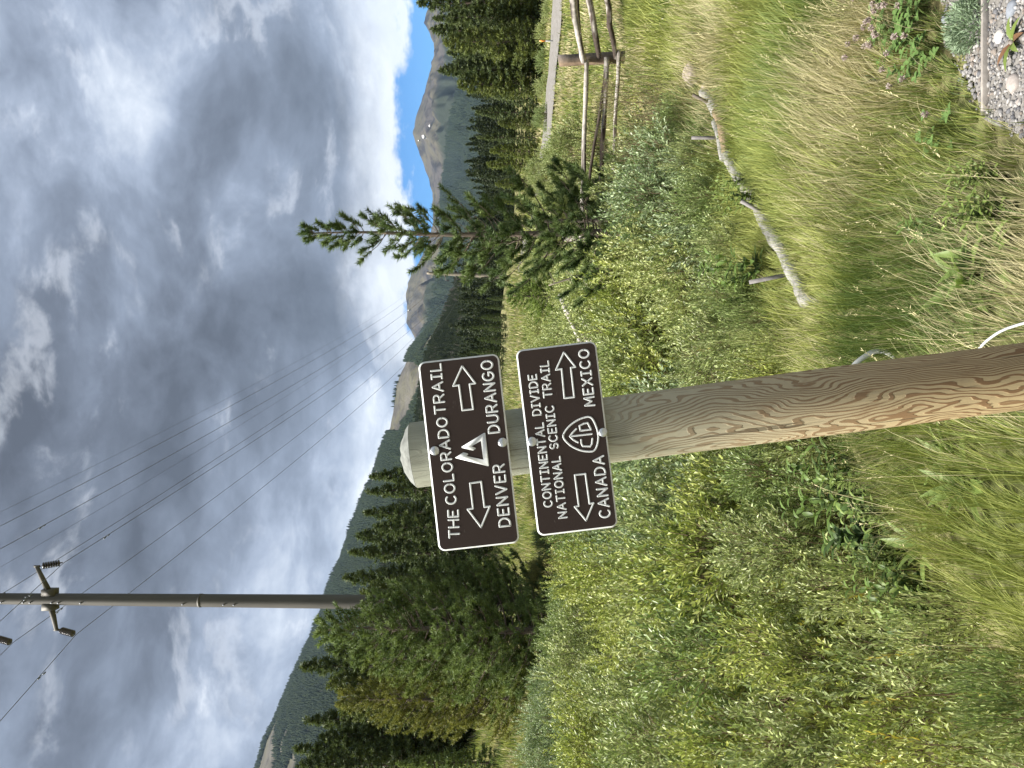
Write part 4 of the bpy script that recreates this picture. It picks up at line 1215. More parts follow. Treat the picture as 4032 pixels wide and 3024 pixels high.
# ------------------------------------------------------------------ bigger pine by the steel pole, and conifers of the wood edge
t2, c2, nn2 = conifer(32, 7.6, 1.85, 0.05, 0.33, 6, droop=0.02, upturn=0.34, twig_gap=0.20, twl=0.40, needle=0.13, nw=0.024, per=52, shoot=0.32, prof=0.62,
                      colA=(0.095, 0.140, 0.045), colB=(0.185, 0.240, 0.078), trunk_r=0.13, jitter=0.38)
PB = 25.0
def tree_at(u, vtop, d, protos, H0, label, name='conifer', cat='conifer', group=None, color=(1, 1, 1, 1), wide=1.0, rz=None):
    x = X_(u, d); z = float(gz(x, d)) - 0.1
    s = (Z_(vtop, d) - z) / H0
    return place_tree(name, protos, (x, d, z), (s * wide, s * wide, s), rng.random() * 6.28 if rz is None else rz, label, cat, group, color)
tree_at(545, 1255, 24.5, (t2, c2), 7.6, 'bushy bright green pine in front of the tall steel pole', 'pine', 'pine tree', 'lodgepole pines left of the signs', (1, 1, 1, 1))
tree_at(655, 1440, 26.5, (t2, c2), 7.6, 'shorter pine hiding the foot of the tall steel pole', 'pine', 'pine tree', 'lodgepole pines left of the signs', (.85, .85, .9, 1), 0.95)
tree_at(430, 1430, 25.5, (t2, c2), 7.6, 'broad pine left of the bushy one, foliage yellow green', 'pine', 'pine tree', 'lodgepole pines left of the signs', (1.1, 1.02, .85, 1), 1.0)
tree_at(275, 1338, 30, (t2, c2), 7.6, 'yellowish pine at the left of the pine group', 'pine', 'pine tree', 'lodgepole pines left of the signs', (1.3, 1.0, .7, 1), .9)
tree_at(1862, 2002, 24.0, (t2, c2), 7.6, 'small bright green pine seedling below the distant pole', 'pine', 'pine tree', None, (1.25, 1.25, .9, 1), 1.5)

SP = []
for q in range(4):
    SP.append(conifer(50 + q, 12.0, (1.75, 2.05, 1.55, 1.9)[q], 0.05, 0.42, 6, droop=(0.30, 0.22, 0.34, 0.1)[q], upturn=(0.12, 0.2, 0.1, 0.3)[q], twig_gap=0.34, twl=0.36, needle=0.30, nw=0.085, per=20, shoot=0.50,
                      prof=(0.85, 0.75, 0.9, 0.62)[q], colA=(0.060, 0.088, 0.035), colB=(0.130, 0.162, 0.060), jitter=0.3)[:2])
GE = 'conifers along the wood edge left of the signs'
left = [(1150, 1453, 68, 0), (1091, 1440, 66, 2), (1003, 1428, 62, 0), (950, 1475, 60, 1), (914, 1406, 64, 1), (848, 1372, 62, 2), (752, 1348, 58, 0), (690, 1420, 56, 3),
        (398, 1180, 52, 0), (330, 1290, 50, 3), (191, 1195, 48, 2), (120, 1260, 46, 1), (73, 1151, 46, 0), (10, 1180, 44, 1), (240, 1330, 44, 3), (470, 1290, 50, 1), (590, 1350, 54, 2), (640, 1390, 57, 0)]
names_l = ['tall conifer just left of the post top', 'narrow conifer second left of the post top', 'pointed conifer third left of the post top', 'shorter conifer tucked between pointed ones left of the post',
           'broad dark conifer left of the upper sign', 'slim conifer standing right of the pale dead trunks', 'wide conifer just right of the tall steel pole', 'rounded conifer half hidden by the steel pole',
           'tall conifer behind the bushy pine, left side', 'rounded conifer low behind the yellowish pine', 'slim tall conifer near the left edge of view', 'broad conifer second from the left edge',
           'tallest conifer near the left edge of view', 'conifer cut by the left edge of view', 'rounded lower conifer below the tall ones at far left', 'conifer behind the crown of the bushy pine',
           'narrow conifer directly behind the steel pole', 'conifer peeping right of the steel pole']
for (u, v, d, q), lab in zip(left, names_l):
    tree_at(u, v, d, SP[q], 12.0, lab, group=GE, color=(1, 1, 1, 1) if q != 3 else (1.25, 1.15, .9, 1), wide=1.1)
tree_at(18, 1560, 33, SP[2], 12.0, 'small pale green spruce at the left edge of view', group=GE, color=(1.7, 1.7, 1.4, 1), wide=1.15)
GR = 'conifers beyond the fence on the right'
right = [(3010, 1640, 44, 0), (2954, 1704, 42, 2), (2907, 1702, 45, 1), (2860, 1745, 41, 3), (2818, 1758, 46, 0), (2747, 1732, 43, 1), (2693, 1802, 43, 3), (2655, 1905, 45, 1), (2582, 1872, 47, 0), (2484, 1878, 49, 2),
         (2430, 1930, 46, 3), (2379, 1916, 50, 3), (2300, 1950, 52, 3), (2235, 1968, 55, 1), (2160, 1985, 58, 3), (2780, 1850, 43, 2), (2930, 1900, 43, 1), (2985, 1860, 42, 3), (2540, 1960, 45, 3), (2840, 1960, 41, 0)]
names_r = ['tallest conifer at the right edge beyond the fence', 'pointed conifer second from the right edge', 'slim conifer third from the right edge', 'rounded conifer behind the fence post', 'narrow conifer left of the fence post',
           'stout dark conifer left end of the tall right group', 'lower conifer beside the stout dark one', 'small rounded conifer left of the tall right group', 'pointed conifer with sharp tip against the blue forest', 'second sharp tipped conifer against the blue forest',
           'yellow green pine left of the sharp tipped conifers', 'low rounded yellow green pine right of the young pine', 'yellow green pine just right of the young pine', 'conifer mostly hidden behind the young pine', 'low pine left behind the young pine',
           'short conifer in front of the stout dark one', 'short spruce low before the right group', 'rounded pine low at the right edge', 'low bushy conifer under the sharp tipped ones', 'young spruce standing near the road marker']
for (u, v, d, q), lab in zip(right, names_r):
    cl = (1, 1, 1, 1) if q != 3 else (1.3, 1.2, .85, 1)
    if 2130 < u < 2460: cl = (1.45, 1.35, .85, 1)
    tree_at(u, v, d, SP[q], 12.0, lab, group=GR, color=cl, wide=1.25 if q != 2 else 1.1)
GM = 'dark conifers in the valley middle'
for q, (u, v, d) in enumerate([(1640, 1850, 95), (1690, 1880, 98), (1735, 1860, 102), (1775, 1895, 100), (1815, 1905, 106), (1590, 1830, 92), (1540, 1800, 90), (1480, 1790, 88), (1850, 1915, 110), (1420, 1780, 86), (1360, 1760, 84), (1300, 1730, 80), (1240, 1640, 76)]):
    tree_at(u, v, d, SP[q % 4], 12.0, ['dark conifer right of the upper sign', 'second dark conifer right of the upper sign', 'third dark conifer right of the upper sign', 'fourth dark conifer right of the upper sign', 'fifth dark conifer, toward the distant pole', 'dark conifer at the right rim of the upper sign', 'dark conifer seen just under the upper sign corner', 'dark conifer hidden mostly by the upper sign', 'dark conifer nearest the distant pole', 'dark conifer behind the word DURANGO', 'dark conifer behind the upper sign middle', 'dark conifer behind the sign emblem', 'dark conifer behind the post head'][q], group=GM, color=(.95, 1, .95, 1), wide=1.15)

# ------------------------------------------------------------------ willow thicket
WA = [willow(100 + q, 1.7, (1.0, 0.9, 1.1)[q], (12, 10, 14)[q], 56, 15, 0.066, 0.0185) for q in range(3)]                      # near
WN = [willow(130 + q, 1.7, (1.0, 0.9)[q], (13, 11)[q], 34, 12, 0.072, 0.0215) for q in range(2)]                                       # closest, open shoots
WB = [willow(110 + q, 2.2, (1.25, 1.1, 1.35)[q], (13, 11, 15)[q], 54, 14, 0.082, 0.026, 0.44) for q in range(3)]                   # middle distance
WC = [willow(120, 1.5, 1.0, 12, 26, 9, 0.05, 0.015, 0.36, bare=0.4, colA=(.11, .145, .05), colB=(.19, .215, .085), sl=0.42)]      # thin, twiggy
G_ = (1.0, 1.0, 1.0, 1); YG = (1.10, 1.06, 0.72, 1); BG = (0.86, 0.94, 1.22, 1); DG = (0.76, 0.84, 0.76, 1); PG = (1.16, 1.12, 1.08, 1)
def bush(u, vtop, d, protos, H0, wide, color, label, group):
    x = X_(u, d); z = float(gz(x, d)) - 0.05
    h = max(0.35, Z_(vtop, d) - z)
    s = h / H0
    sv = np.clip(s, 0.72, 1.35)             # low bushes root deeper, on the bank
    sw = sv * wide
    z = z + h - H0 * sv * 0.97
    root = place_tree('willow_bush', protos[rng.integers(len(protos))], (x, d, z), (sw, sw, sv), rng.random() * 6.28, label, 'willow', group, color, ('stems', 'foliage'))
    return root
GN_ = 'willow bushes nearest the camera'
near = [(40, 3330, 3.5, .62, YG, 'nearest willow bush at the lower left corner'), (420, 3480, 3.15, .60, G_, 'low leafy willow at the bottom left, upright shoots'), (690, 3240, 3.35, .42, PG, 'small pale willow sprig standing out over the dark herbs'),
        (230, 3780, 2.75, .50, G_, 'lowest willow at the bottom edge left of the post'), (560, 3820, 2.75, .36, PG, 'little willow shoots at the bottom edge beside the dry grass'),
        (70, 3880, 2.35, .42, G_, 'willow cut by the bottom left corner of view'), (330, 3960, 2.35, .34, DG, 'dull green willow shoots at the bottom edge'), (-60, 3620, 2.8, .55, YG, 'willow cut by the left edge near the bottom'),
        (150, 2960, 4.4, .75, G_, 'dense willow second row at the left edge'), (470, 2930, 4.5, .75, YG, 'yellow green willow second row left'), (800, 2880, 4.7, .75, G_, 'full willow above the dark herb hollow'), (1110, 2850, 4.9, .70, DG, 'dark willow close left of the post'),
        (1330, 2980, 4.7, .50, G_, 'willow touching the left side of the post'),
        (1590, 2960, 4.55, .48, YG, 'willow low on the right side of the post'), (1740, 2800, 5.1, .55, G_, 'willow bush behind the near end of the erosion log'), (1660, 3070, 4.3, .30, PG, 'small pale willow over the grass right of the post'),
        (1960, 2730, 5.5, .66, G_, 'broad willow shading the middle of the erosion log'), (2180, 2690, 5.9, .66, DG, 'grey green willow overhanging the erosion log'), (2360, 2650, 6.4, .62, BG, 'bluish willow right end behind the erosion log'), (2530, 2620, 6.9, .50, DG, 'dark willow just left of the boulder'),
        (1870, 2930, 4.80, .42, DG, 'low dark willow behind the pale leaning stake'), (2050, 2880, 5.15, .46, G_, 'low willow over the middle of the erosion log'), (2230, 2820, 5.75, .46, DG, 'low dark willow behind the bend of the erosion log'), (2390, 2780, 6.25, .42, G_, 'low willow behind the torn straw of the erosion log')]
for u, v, d, wd, cl, lab in near:
    bush(u, v, d, WN if d < 4.0 else WA, 1.7, wd * 1.12, cl, lab, GN_)
rows = [  # distance, top line, columns
 (5.9, 2660, [(-20, YG), (280, G_), (580, DG), (880, YG), (1180, G_), (1450, PG), (1620, G_)], 'third row'),
 (7.3, 2480, [(60, G_), (360, YG), (650, PG), (930, G_), (1220, BG), (1480, YG), (1760, G_), (2020, PG), (2240, BG)], 'fourth row'),
 (9.2, 2370, [(-30, DG), (220, G_), (480, YG), (720, G_), (960, BG), (1200, G_), (1430, YG), (1650, G_), (1860, YG), (2330, G_)], 'fifth row'),
 (11.6, 2285, [(90, YG), (320, G_), (540, DG), (770, YG), (1000, BG), (1230, G_), (1450, PG), (1660, G_), (1850, PG), (2020, G_)], 'sixth row'),
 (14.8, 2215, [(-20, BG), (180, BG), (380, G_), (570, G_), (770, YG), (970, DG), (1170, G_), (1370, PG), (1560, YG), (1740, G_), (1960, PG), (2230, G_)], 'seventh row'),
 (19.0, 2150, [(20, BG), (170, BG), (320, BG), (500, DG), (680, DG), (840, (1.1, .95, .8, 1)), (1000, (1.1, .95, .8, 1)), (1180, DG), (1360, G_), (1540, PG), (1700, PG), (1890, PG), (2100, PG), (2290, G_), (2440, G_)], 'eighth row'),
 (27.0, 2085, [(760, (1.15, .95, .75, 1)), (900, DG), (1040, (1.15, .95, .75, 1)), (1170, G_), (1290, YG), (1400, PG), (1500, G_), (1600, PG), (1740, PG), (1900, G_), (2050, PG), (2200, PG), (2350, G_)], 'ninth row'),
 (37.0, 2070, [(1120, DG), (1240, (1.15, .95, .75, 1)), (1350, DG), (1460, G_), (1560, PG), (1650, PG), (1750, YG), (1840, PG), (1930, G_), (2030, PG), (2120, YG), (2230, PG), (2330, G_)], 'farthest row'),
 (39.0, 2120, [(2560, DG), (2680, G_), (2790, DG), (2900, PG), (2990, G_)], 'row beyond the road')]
def side_of(u):
    return 'at the left edge' if u < 150 else 'left of the signs' if u < 900 else 'behind the signs and post' if u < 1620 else 'between the signs and the young pine' if u < 2000 else 'around the young pine' if u < 2480 else 'beyond the fence'
tone = {YG: 'yellow green', G_: 'mid green', DG: 'dull dark green', BG: 'bluish grey green', PG: 'pale green'}
seen_lab = {}
for d, v, cols_, rn in rows:
    for ci_, (u, cl) in enumerate(cols_):
        if 5 < d < 12.5 and u < 1500 and (ci_ * 7 + int(d * 3)) % 4 == 0: continue
        dd = d * (0.95 + 0.1 * rng.random())
        vv = v + rng.normal() * 0.26 / dd * F * 0.6
        if d > 10 and u < 700: vv -= (700 - u) / 700 * {11.6: 30, 14.8: 70, 19.0: 105}.get(d, 0)
        sfx = 'upper' if False else side_of(u)
        lab = '%s willow in the %s, %s' % (tone.get(cl, 'reddish tinged'), rn, sfx)
        seen_lab[lab] = seen_lab.get(lab, 0) + 1
        if seen_lab[lab] > 1: lab += ', %s one' % ['', '', 'next', 'third', 'fourth'][seen_lab[lab]]
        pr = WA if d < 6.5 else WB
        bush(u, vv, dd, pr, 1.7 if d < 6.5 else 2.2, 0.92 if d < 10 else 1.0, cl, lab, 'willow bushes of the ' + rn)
for u, v, d, wd, lab in [(2545, 2480, 7.2, .62, 'dark twiggy shrub with bare shoots behind the boulder'), (2700, 2560, 7.6, .50, 'smaller twiggy shrub right beside the boulder'), (2430, 2400, 7.9, .62, 'tall thin leaved shrub before the fence rails'), (2620, 2330, 9.2, .55, 'sparse silvery shrub growing through the fence rails')]:
    root = bush(u, v, d, WC if d < 9 else [WC[0]], 1.5, wd * 1.2, DG if d < 9 else PG, lab, 'twiggy shrubs by the fence')

# ------------------------------------------------------------------ woods of the valley and foothill (uncountable)
rng = np.random.default_rng(88)
wood_protos = []
for q in range(5):
    ca, cb = ((0.030, 0.044, 0.020), (0.060, 0.080, 0.034)) if q < 4 else ((0.10, 0.092, 0.082), (0.14, 0.13, 0.115))
    _, cm, _ = conifer(200 + q, 12.0, (1.7, 2.1, 1.5, 1.9, 1.0)[q], 0.04, 0.62, 6, droop=(.3, .2, .3, .1, .1)[q], upturn=.15, twig_gap=0.6, twl=.34, needle=0.55, nw=0.20, per=9 if q < 4 else 3, shoot=0.6, prof=(.9, .8, .95, .65, .8)[q], colA=ca, colB=cb)
    wood_protos.append(bpy.data.objects.new('wood_conifer', cm))
p = on_ridge(FV, 40, 26000, rng, 0.99, 0.0)
u_, v_ = uv_of(p)
dead = vnoise(p[:, 0], p[:, 1], 60, 14, 3) > 0.60
n = len(p)
h = 11 * (0.55 + 0.75 * rng.random(n))
ix = np.where(dead & (rng.random(n) < 0.6), 4, rng.choice([0, 1, 2, 3], n))
scatter('foothill_forest', p, np.stack([h, h, h], -1) / 12.0, rng.random(n) * 6.28, ix, wood_protos,
        'green conifer forest with grey dead trunks on the nearer foothill', 'forest')
# valley-floor wood between the countable trees and the foothill
n = 4200
az = rng.uniform(-0.62, 0.62, n); d = 125 + 260 * rng.random(n) ** 1.3
x = az * d; y = d
keep = ~((az > 0.03) & (az < 0.40) & (d < 180))
x, y, d = x[keep], y[keep], d[keep]; n = len(x)
h = 9.5 * (0.6 + 0.7 * rng.random(n))
scatter('valley_forest', np.stack([x, y, gz(x, y) - 0.3], -1), np.stack([h, h, h], -1) / 12.0, rng.random(n) * 6.28, rng.choice([0, 1, 2, 3], n), wood_protos,
        'dense dark conifers filling the valley floor beyond the nearer trees', 'forest')

# ------------------------------------------------------------------ meadow grass (uncountable)
rng = np.random.default_rng(303)
GREEN = np.array([0.180, 0.225, 0.062]); LIME = np.array([0.275, 0.300, 0.085]); STRAW = np.array([0.46, 0.415, 0.24]); DRY = np.array([0.34, 0.30, 0.19]); DEEP = np.array([0.105, 0.155, 0.045])
def sample_ring(d0, d1, rho, amax=0.60):
    a = rng.uniform(-amax, amax, int(rho * amax * (d1 * d1 - d0 * d0)))
    d = np.sqrt(rng.uniform(d0 * d0, d1 * d1, len(a)))
    return np.sin(a) * d, np.cos(a) * d
def grass_cover(x, y):
    s = edge_dist(x, y)
    bench = 1 - sst(0.0, 0.28, s)
    right = sst(2.3, 3.6, x - 0.22 * y + 1.0) * sst(5.0, 7.5, y)
    far_ = sst(15, 22, np.hypot(x, y))
    rd = np.min(np.hypot(x[:, None] - rc[None, ::3, 0], y[:, None] - rc[None, ::3, 1]), axis=1) if len(x) else np.zeros(0)
    cov = np.maximum(np.maximum(bench, right), far_) * sst(1.9, 2.5, rd)
    g = in_gravel(x, y)
    return cov * (1 - sst(-0.07, 0.02, g))
def blades(x, y, h, w_, seg, clump=0.11, lean_k=0.55, bias=(0.10, 0.0)):
    n = len(x)
    # gather into clumps and splay outwards
    cx = (np.floor(x / clump) + 0.5 + 0.8 * (vnoise(np.floor(x / clump) * 3.7, np.floor(y / clump) * 5.1, 1.0, 2, 1) - .5)) * clump
    cy = (np.floor(y / clump) + 0.5 + 0.8 * (vnoise(np.floor(x / clump) * 5.3, np.floor(y / clump) * 3.1, 1.0, 7, 1) - .5)) * clump
    x2 = x * 0.55 + cx * 0.45; y2 = y * 0.55 + cy * 0.45
    z2 = gz(x2, y2)
    ox, oy = (x - cx) / clump, (y - cy) / clump
    pn = vnoise(x, y, 0.8, 21, 2) * 6.28 * 1.5
    lx = lean_k * (ox * 0.9 + 0.35 * np.cos(pn) + bias[0] + rng.normal(size=n) * 0.28)
    ly = lean_k * (oy * 0.9 + 0.35 * np.sin(pn) + bias[1] + rng.normal(size=n) * 0.28)
    lev = {3: [0, .42, .78, 1.0], 2: [0, .55, 1.0], 1: [0, 1.0]}[seg]
    wf = {3: [1, .85, .5, 0], 2: [1, .7, 0], 1: [1, 0]}[seg]
    ang = rng.random(n) * 3.1416
    sx, sy = np.cos(ang) * w_ / 2, np.sin(ang) * w_ / 2
    rows_ = []
    for t, f in zip(lev, wf):
        px_ = x2 + lx * h * t ** 1.9; py_ = y2 + ly * h * t ** 1.9
        pz_ = z2 - 0.01 + h * (t - 0.28 * t * t * np.clip(np.hypot(lx, ly), 0, 1.2))
        if f > 0:
            rows_ += [np.stack([px_ - sx * f, py_ - sy * f, pz_], -1), np.stack([px_ + sx * f, py_ + sy * f, pz_], -1)]
        else:
            rows_.append(np.stack([px_, py_, pz_], -1))
    V = np.stack(rows_, 1); kv = V.shape[1]
    tri = {3: [[0, 1, 3], [0, 3, 2], [2, 3, 5], [2, 5, 4], [4, 5, 6]], 2: [[0, 1, 3], [0, 3, 2], [2, 3, 4]], 1: [[0, 1, 2]]}[seg]
    T = (np.arange(n)[:, None, None] * kv + np.array(tri)[None]).reshape(-1, 3)
    return V.reshape(-1, 3), T, kv
def grass_cols(x, y, dry=0.0):
    n = len(x)
    p = vnoise(x, y, 1.1, 31, 3) + (rng.random(n) - .5) * 0.45 + dry
    q = vnoise(x, y, 0.6, 37, 2) + (rng.random(n) - .5) * 0.4
    c = np.where((q > .5)[:, None], LIME, GREEN)
    c = np.where((q < .3)[:, None], DEEP, c)
    st = p > 0.635
    c = np.where(st[:, None], np.where((rng.random(n) < .2)[:, None], DRY, STRAW), c)
    return c * (0.75 + .5 * rng.random((n, 1)))
allV, allT, allC, off = [], [], [], 0
def push(V, T, C):
    global off
    allV.append(V); allT.append(T + off); allC.append(C); off += len(V)
for d0, d1, rho, seg, hm, wm in [(1.4, 3.2, 9500, 3, 0.21, 0.0026), (3.2, 5.2, 7500, 3, 0.22, 0.0031), (5.2, 8.0, 3600, 3, 0.23, 0.0048), (8, 13, 900, 2, 0.26, 0.012), (13, 24, 330, 2, 0.30, 0.022), (24, 45, 90, 1, 0.42, 0.05), (45, 90, 22, 1, 0.6, 0.13)]:
    x, y = sample_ring(d0, d1, rho, 0.60 if d0 > 2 else 0.75)
    k_ = rng.random(len(x)) < grass_cover(x, y)
    x, y = x[k_], y[k_]; n = len(x)
    hv = hm * (0.45 + 0.9 * rng.random(n)) * (0.65 + 0.7 * vnoise(x, y, 0.9, 41, 2))
    wd_ = np.min(np.hypot(x[:, None] - wc[None, ::3, 0], y[:, None] - wc[None, ::3, 1]), axis=1) if d0 < 8 else np.full(n, 9.0)
    hv = hv * (0.50 + 0.50 * sst(0.05, 0.5, wd_))            # trodden, short grass along the erosion log
    hv = hv * (0.45 + 0.55 * sst(0.0, 0.45, -in_gravel(x, y)))
    hv = np.where((np.hypot(x, y) > 11) & (x > 0.28 * y), hv * 0.45, hv)
    V, T, kv = blades(x, y, hv, wm * (0.6 + .8 * rng.random(n)), seg)
    far_l = 0.10 * sst(10, 20, np.hypot(x, y))
    push(V, T, np.repeat(grass_cols(x, y, -0.02 + far_l), kv, 0))
# seed stalks standing above the blades
x, y = sample_ring(1.9, 9.0, 120, 0.6)
k_ = rng.random(len(x)) < (np.min(np.hypot(x[:, None] - wc[None, ::3, 0], y[:, None] - wc[None, ::3, 1]), axis=1) > 0.55) * grass_cover(x, y) * np.clip(0.15 + 1.5 * (vnoise(x, y, 1.1, 31, 3) - .35), 0, 1)
x, y = x[k_], y[k_]; n = len(x)
hv = 0.30 + 0.20 * rng.random(n)
V, T, kv = blades(x, y, hv, np.full(n, 0.0022), 3, 0.11, 0.45)
cs_ = STRAW * (0.85 + .4 * rng.random((n, 1)))
push(V, T, np.repeat(cs_, kv, 0))
tips = V.reshape(n, kv, 3)
ax_ = nrm(tips[:, 6] - (tips[:, 4] + tips[:, 5]) / 2)
m_ = 10
idx = np.repeat(np.arange(n), m_); ft = np.tile(np.linspace(0, 1, m_), n)
pos = tips[idx, 6] - ax_[idx] * (0.065 * ft)[:, None]
dirs_ = ax_[idx] * 0.8 + rng.normal(size=(n * m_, 3)) * 0.38
V, T, C = leaves(pos, dirs_, 0.010 + .006 * rng.random(n * m_), 0.0026 + .0015 * rng.random(n * m_), rng, (cs_ * 1.12)[idx])
push(V, T, C)
obj('meadow_grass', mesh('meadow_grass', np.vstack(allV), np.vstack(allT), M_GRASS, np.vstack(allC)), label='long green and straw coloured grass covering the meadow and roadside', cat='grass', kind='stuff')

# ------------------------------------------------------------------ gravel
def stones(n, x, y, r, name, label):
    bm = bmesh.new(); bmesh.ops.create_icosphere(bm, subdivisions=1, radius=1.0)
    bv_ = np.array([p.co[:] for p in bm.verts]); bf = np.array([[q.index for q in p.verts] for p in bm.faces]); bm.free()
    sc = r[:, None] * (0.6 + 0.8 * rng.random((n, 3))); sc[:, 2] *= 0.7
    V = bv_[None] * (0.8 + 0.4 * rng.random((n, len(bv_), 1))) * sc[:, None, :]
    a = rng.random(n) * 6.28; ca, sa = np.cos(a)[:, None], np.sin(a)[:, None]
    V = np.stack([V[..., 0] * ca - V[..., 1] * sa, V[..., 0] * sa + V[..., 1] * ca, V[..., 2]], -1)
    V += np.stack([x, y, gz(x, y) + 0.012 + r * 0.25], -1)[:, None, :]
    T = (bf[None] + np.arange(n)[:, None, None] * len(bv_)).reshape(-1, 3)
    pal = np.array([(0.42, .41, .40), (.30, .29, .29), (.52, .50, .48), (.36, .31, .27), (.22, .22, .235), (.60, .58, .56)])
    C = 0.44 * pal[rng.integers(len(pal), size=n)] * (0.8 + .4 * rng.random((n, 1)))
    return obj(name, mesh(name, V.reshape(-1, 3), T, M_STONE, np.repeat(C, len(bv_), 0)), label=label, cat='gravel', kind='stuff')
x = rng.uniform(0.2, 2.3, 26000); y = rng.uniform(1.5, 3.1, 26000)
k_ = (in_gravel(x, y) > -0.06 + 0.05 * rng.random(len(x)))
x, y = x[k_], y[k_]; n = len(x)
stones(n, x, y, 0.0035 + 0.0065 * rng.random(n) ** 2.2, 'gravel', 'loose grey and white gravel on the path')
pal = [(.28, .25, .23), (.34, .32, .30), (.17, .185, .21), (.3, .28, .26), (.4, .38, .36)]
for q_, (u, v, r_, lab) in enumerate([(2700, 4008, .034, 'rounded tan stone low in the gravel'), (2880, 3950, .026, 'dark blue grey stone in the gravel right corner'), (2990, 4000, .03, 'large bluish stone at the corner of the gravel'),
                                      (2860, 3742, .022, 'pale stone at the upper rim of the gravel'), (2650, 3900, .02, 'tan stone where gravel meets grass'), (2620, 4020, .017, 'small light stone in the gravel'), (2790, 3850, .016, 'small white stone above the edging board'), (2950, 3730, .02, 'white stone beside the feathery plant')]):
    g = ground_hit(u, v)
    obj('stone', rock_mesh('stone', r_, 60 + q_, M_STONE, 2, pal[q_ % 5], (1, .9, .65)), loc=(g[0], g[1], g[2] + r_ * .35), label=lab, cat='stone', group='larger stones in the gravel')

# ------------------------------------------------------------------ herbs and flowers
def broad_leaf(b, p, d, L, W, col, curl=0.35, toothed=False):
    """a broad leaf blade with a mid rib, 5 stations"""
    d = nrm(np.asarray(d, float)); side = nrm(np.cross(d, [0, 0, 1.0]) + 1e-4); up = np.cross(side, d)
    st = [(0, .06), (.18, .62), (.42, 1.0), (.70, .78), (.88, .42), (1.0, 0.02)]
    vs = []
    for q, (t, f) in enumerate(st):
        c0 = p + d * L * t + up * L * curl * (0.5 * t - t * t) 
        ff = f * (1.12 if (toothed and q % 2) else 0.95 if toothed else 1)
        vs += [c0 - side * W / 2 * ff + up * W * .16 * f, c0, c0 + side * W / 2 * ff + up * W * .16 * f]
    qd = []
    for q in range(5):
        a = q * 3
        qd += [[a, a + 1, a + 4, a + 3], [a + 1, a + 2, a + 5, a + 4]]
    b.add(vs, qd, None, col)
def herb(seed, H, nst, L, W, col, spread=0.5, rosette=False, toothed=False, pairs=5):
    r_ = np.random.default_rng(seed)
    sb = MB(); lb = MB()
    for s in range(nst):
        a = r_.random() * 6.28; out = np.array([math.cos(a), math.sin(a), 0])
        if rosette:
            el = 0.25 + 0.9 * r_.random()
            broad_leaf(lb, np.array([0, 0, .01]) + out * .01, out * math.cos(el) + np.array([0, 0, math.sin(el)]), L * (.6 + .6 * r_.random()), W * (.7 + .5 * r_.random()), np.array(col) * (.8 + .4 * r_.random()), 0.55, toothed)
            continue
        h = H * (.65 + .5 * r_.random()); tip = out * spread * h * r_.random() + np.array([0, 0, h]); b0 = out * .03 * r_.random()
        pts_ = np.stack([b0 + (tip - b0) * t + np.array([0, 0, .04 * h * math.sin(3.1 * t)]) for t in np.linspace(0, 1, 6)])
        sb.tube(pts_, np.linspace(.004, .0015, 6), 5, cap=False, col=np.array(col) * .8)
        for q in range(pairs):
            t = .22 + .78 * q / (pairs - 1); c0 = b0 + (tip - b0) * t
            for e in (0, 1):
                aa = q * 1.6 + e * 3.14 + r_.normal() * .3
                dd = np.array([math.cos(aa), math.sin(aa), .35 + .5 * t + r_.normal() * .2])
                broad_leaf(lb, c0, dd, L * (1.05 - .45 * t) * (.75 + .5 * r_.random()), W * (1.05 - .4 * t), np.array(col) * (.75 + .5 * r_.random()), .5, toothed)
    return (sb.mesh('stem', M_WEED) if sb.v else None), lb.mesh('leaves', M_WEED)
HG = (.085, .135, .030); HD = (.058, .098, .026); HL = (.135, .185, .045); SAGE = (.22, .30, .19)
hp = [herb(1, .42, 7, .11, .042, HG), herb(2, .34, 8, .075, .030, HL, pairs=6), herb(3, .30, 6, .13, .06, HD), herb(4, .2, 13, .17, .040, (.15, .21, .055), rosette=True, toothed=True)]
def plant(name, protos, u, v, d, sc, label, group, cat='plant', color=(1, 1, 1, 1)):
    x_ = X_(u, d); z_ = float(gz(x_, d))
    root = thing(name, label, cat, (x_, d, z_), group); root.scale = (sc,) * 3; root.rotation_euler = (0, 0, rng.random() * 6.28)
    for nm_, me in zip(('stem', 'leaves'), protos):
        if me is None: continue
        o = obj(nm_, me, root); o.color = color
    return root
GH = 'broad leaved herbs in the hollow left of the post'
spots = [(1210, 3.65, 0, 'leafy herb touching the post in the dark hollow'), (1120, 3.5, 1, 'light green herb beside the post in the hollow'), (1040, 3.75, 0, 'tall dark herb second left of the post'), (960, 3.45, 2, 'wide leaved herb in the middle of the hollow'),
         (900, 3.8, 0, 'herb under the full willow in the hollow'), (830, 3.3, 1, 'fine leaved herb at the grass rim of the hollow'), (760, 3.65, 2, 'wide dark leaves behind the pale willow sprig'), (700, 3.15, 0, 'herb at the foot of the pale willow sprig'),
         (620, 3.05, 1, 'light herb between sprig and bottom willow'), (560, 3.3, 2, 'dark herb left of the pale sprig'), (1000, 3.2, 1, 'low herb among the dry grass left of the post'), (880, 3.05, 3, 'toothed rosette at the rim of dry grass'),
         (1900, 4.75, 1, 'green herb behind the pale leaning stake'), (1980, 4.6, 0, 'dark herb beside the erosion log'), (2300, 4.9, 1, 'bright green herb in front of the erosion log bend'), (2240, 4.75, 1, 'second bright herb before the erosion log')]
for u, d, q, lab in spots:
    plant('herb', hp[q], u, 0, d, (.85 if q != 3 else .9) * (.85 + .3 * rng.random()), lab, GH if u < 1300 else 'green herbs by the erosion log', 'herb')
GWd = 'weeds along the bottom grass'
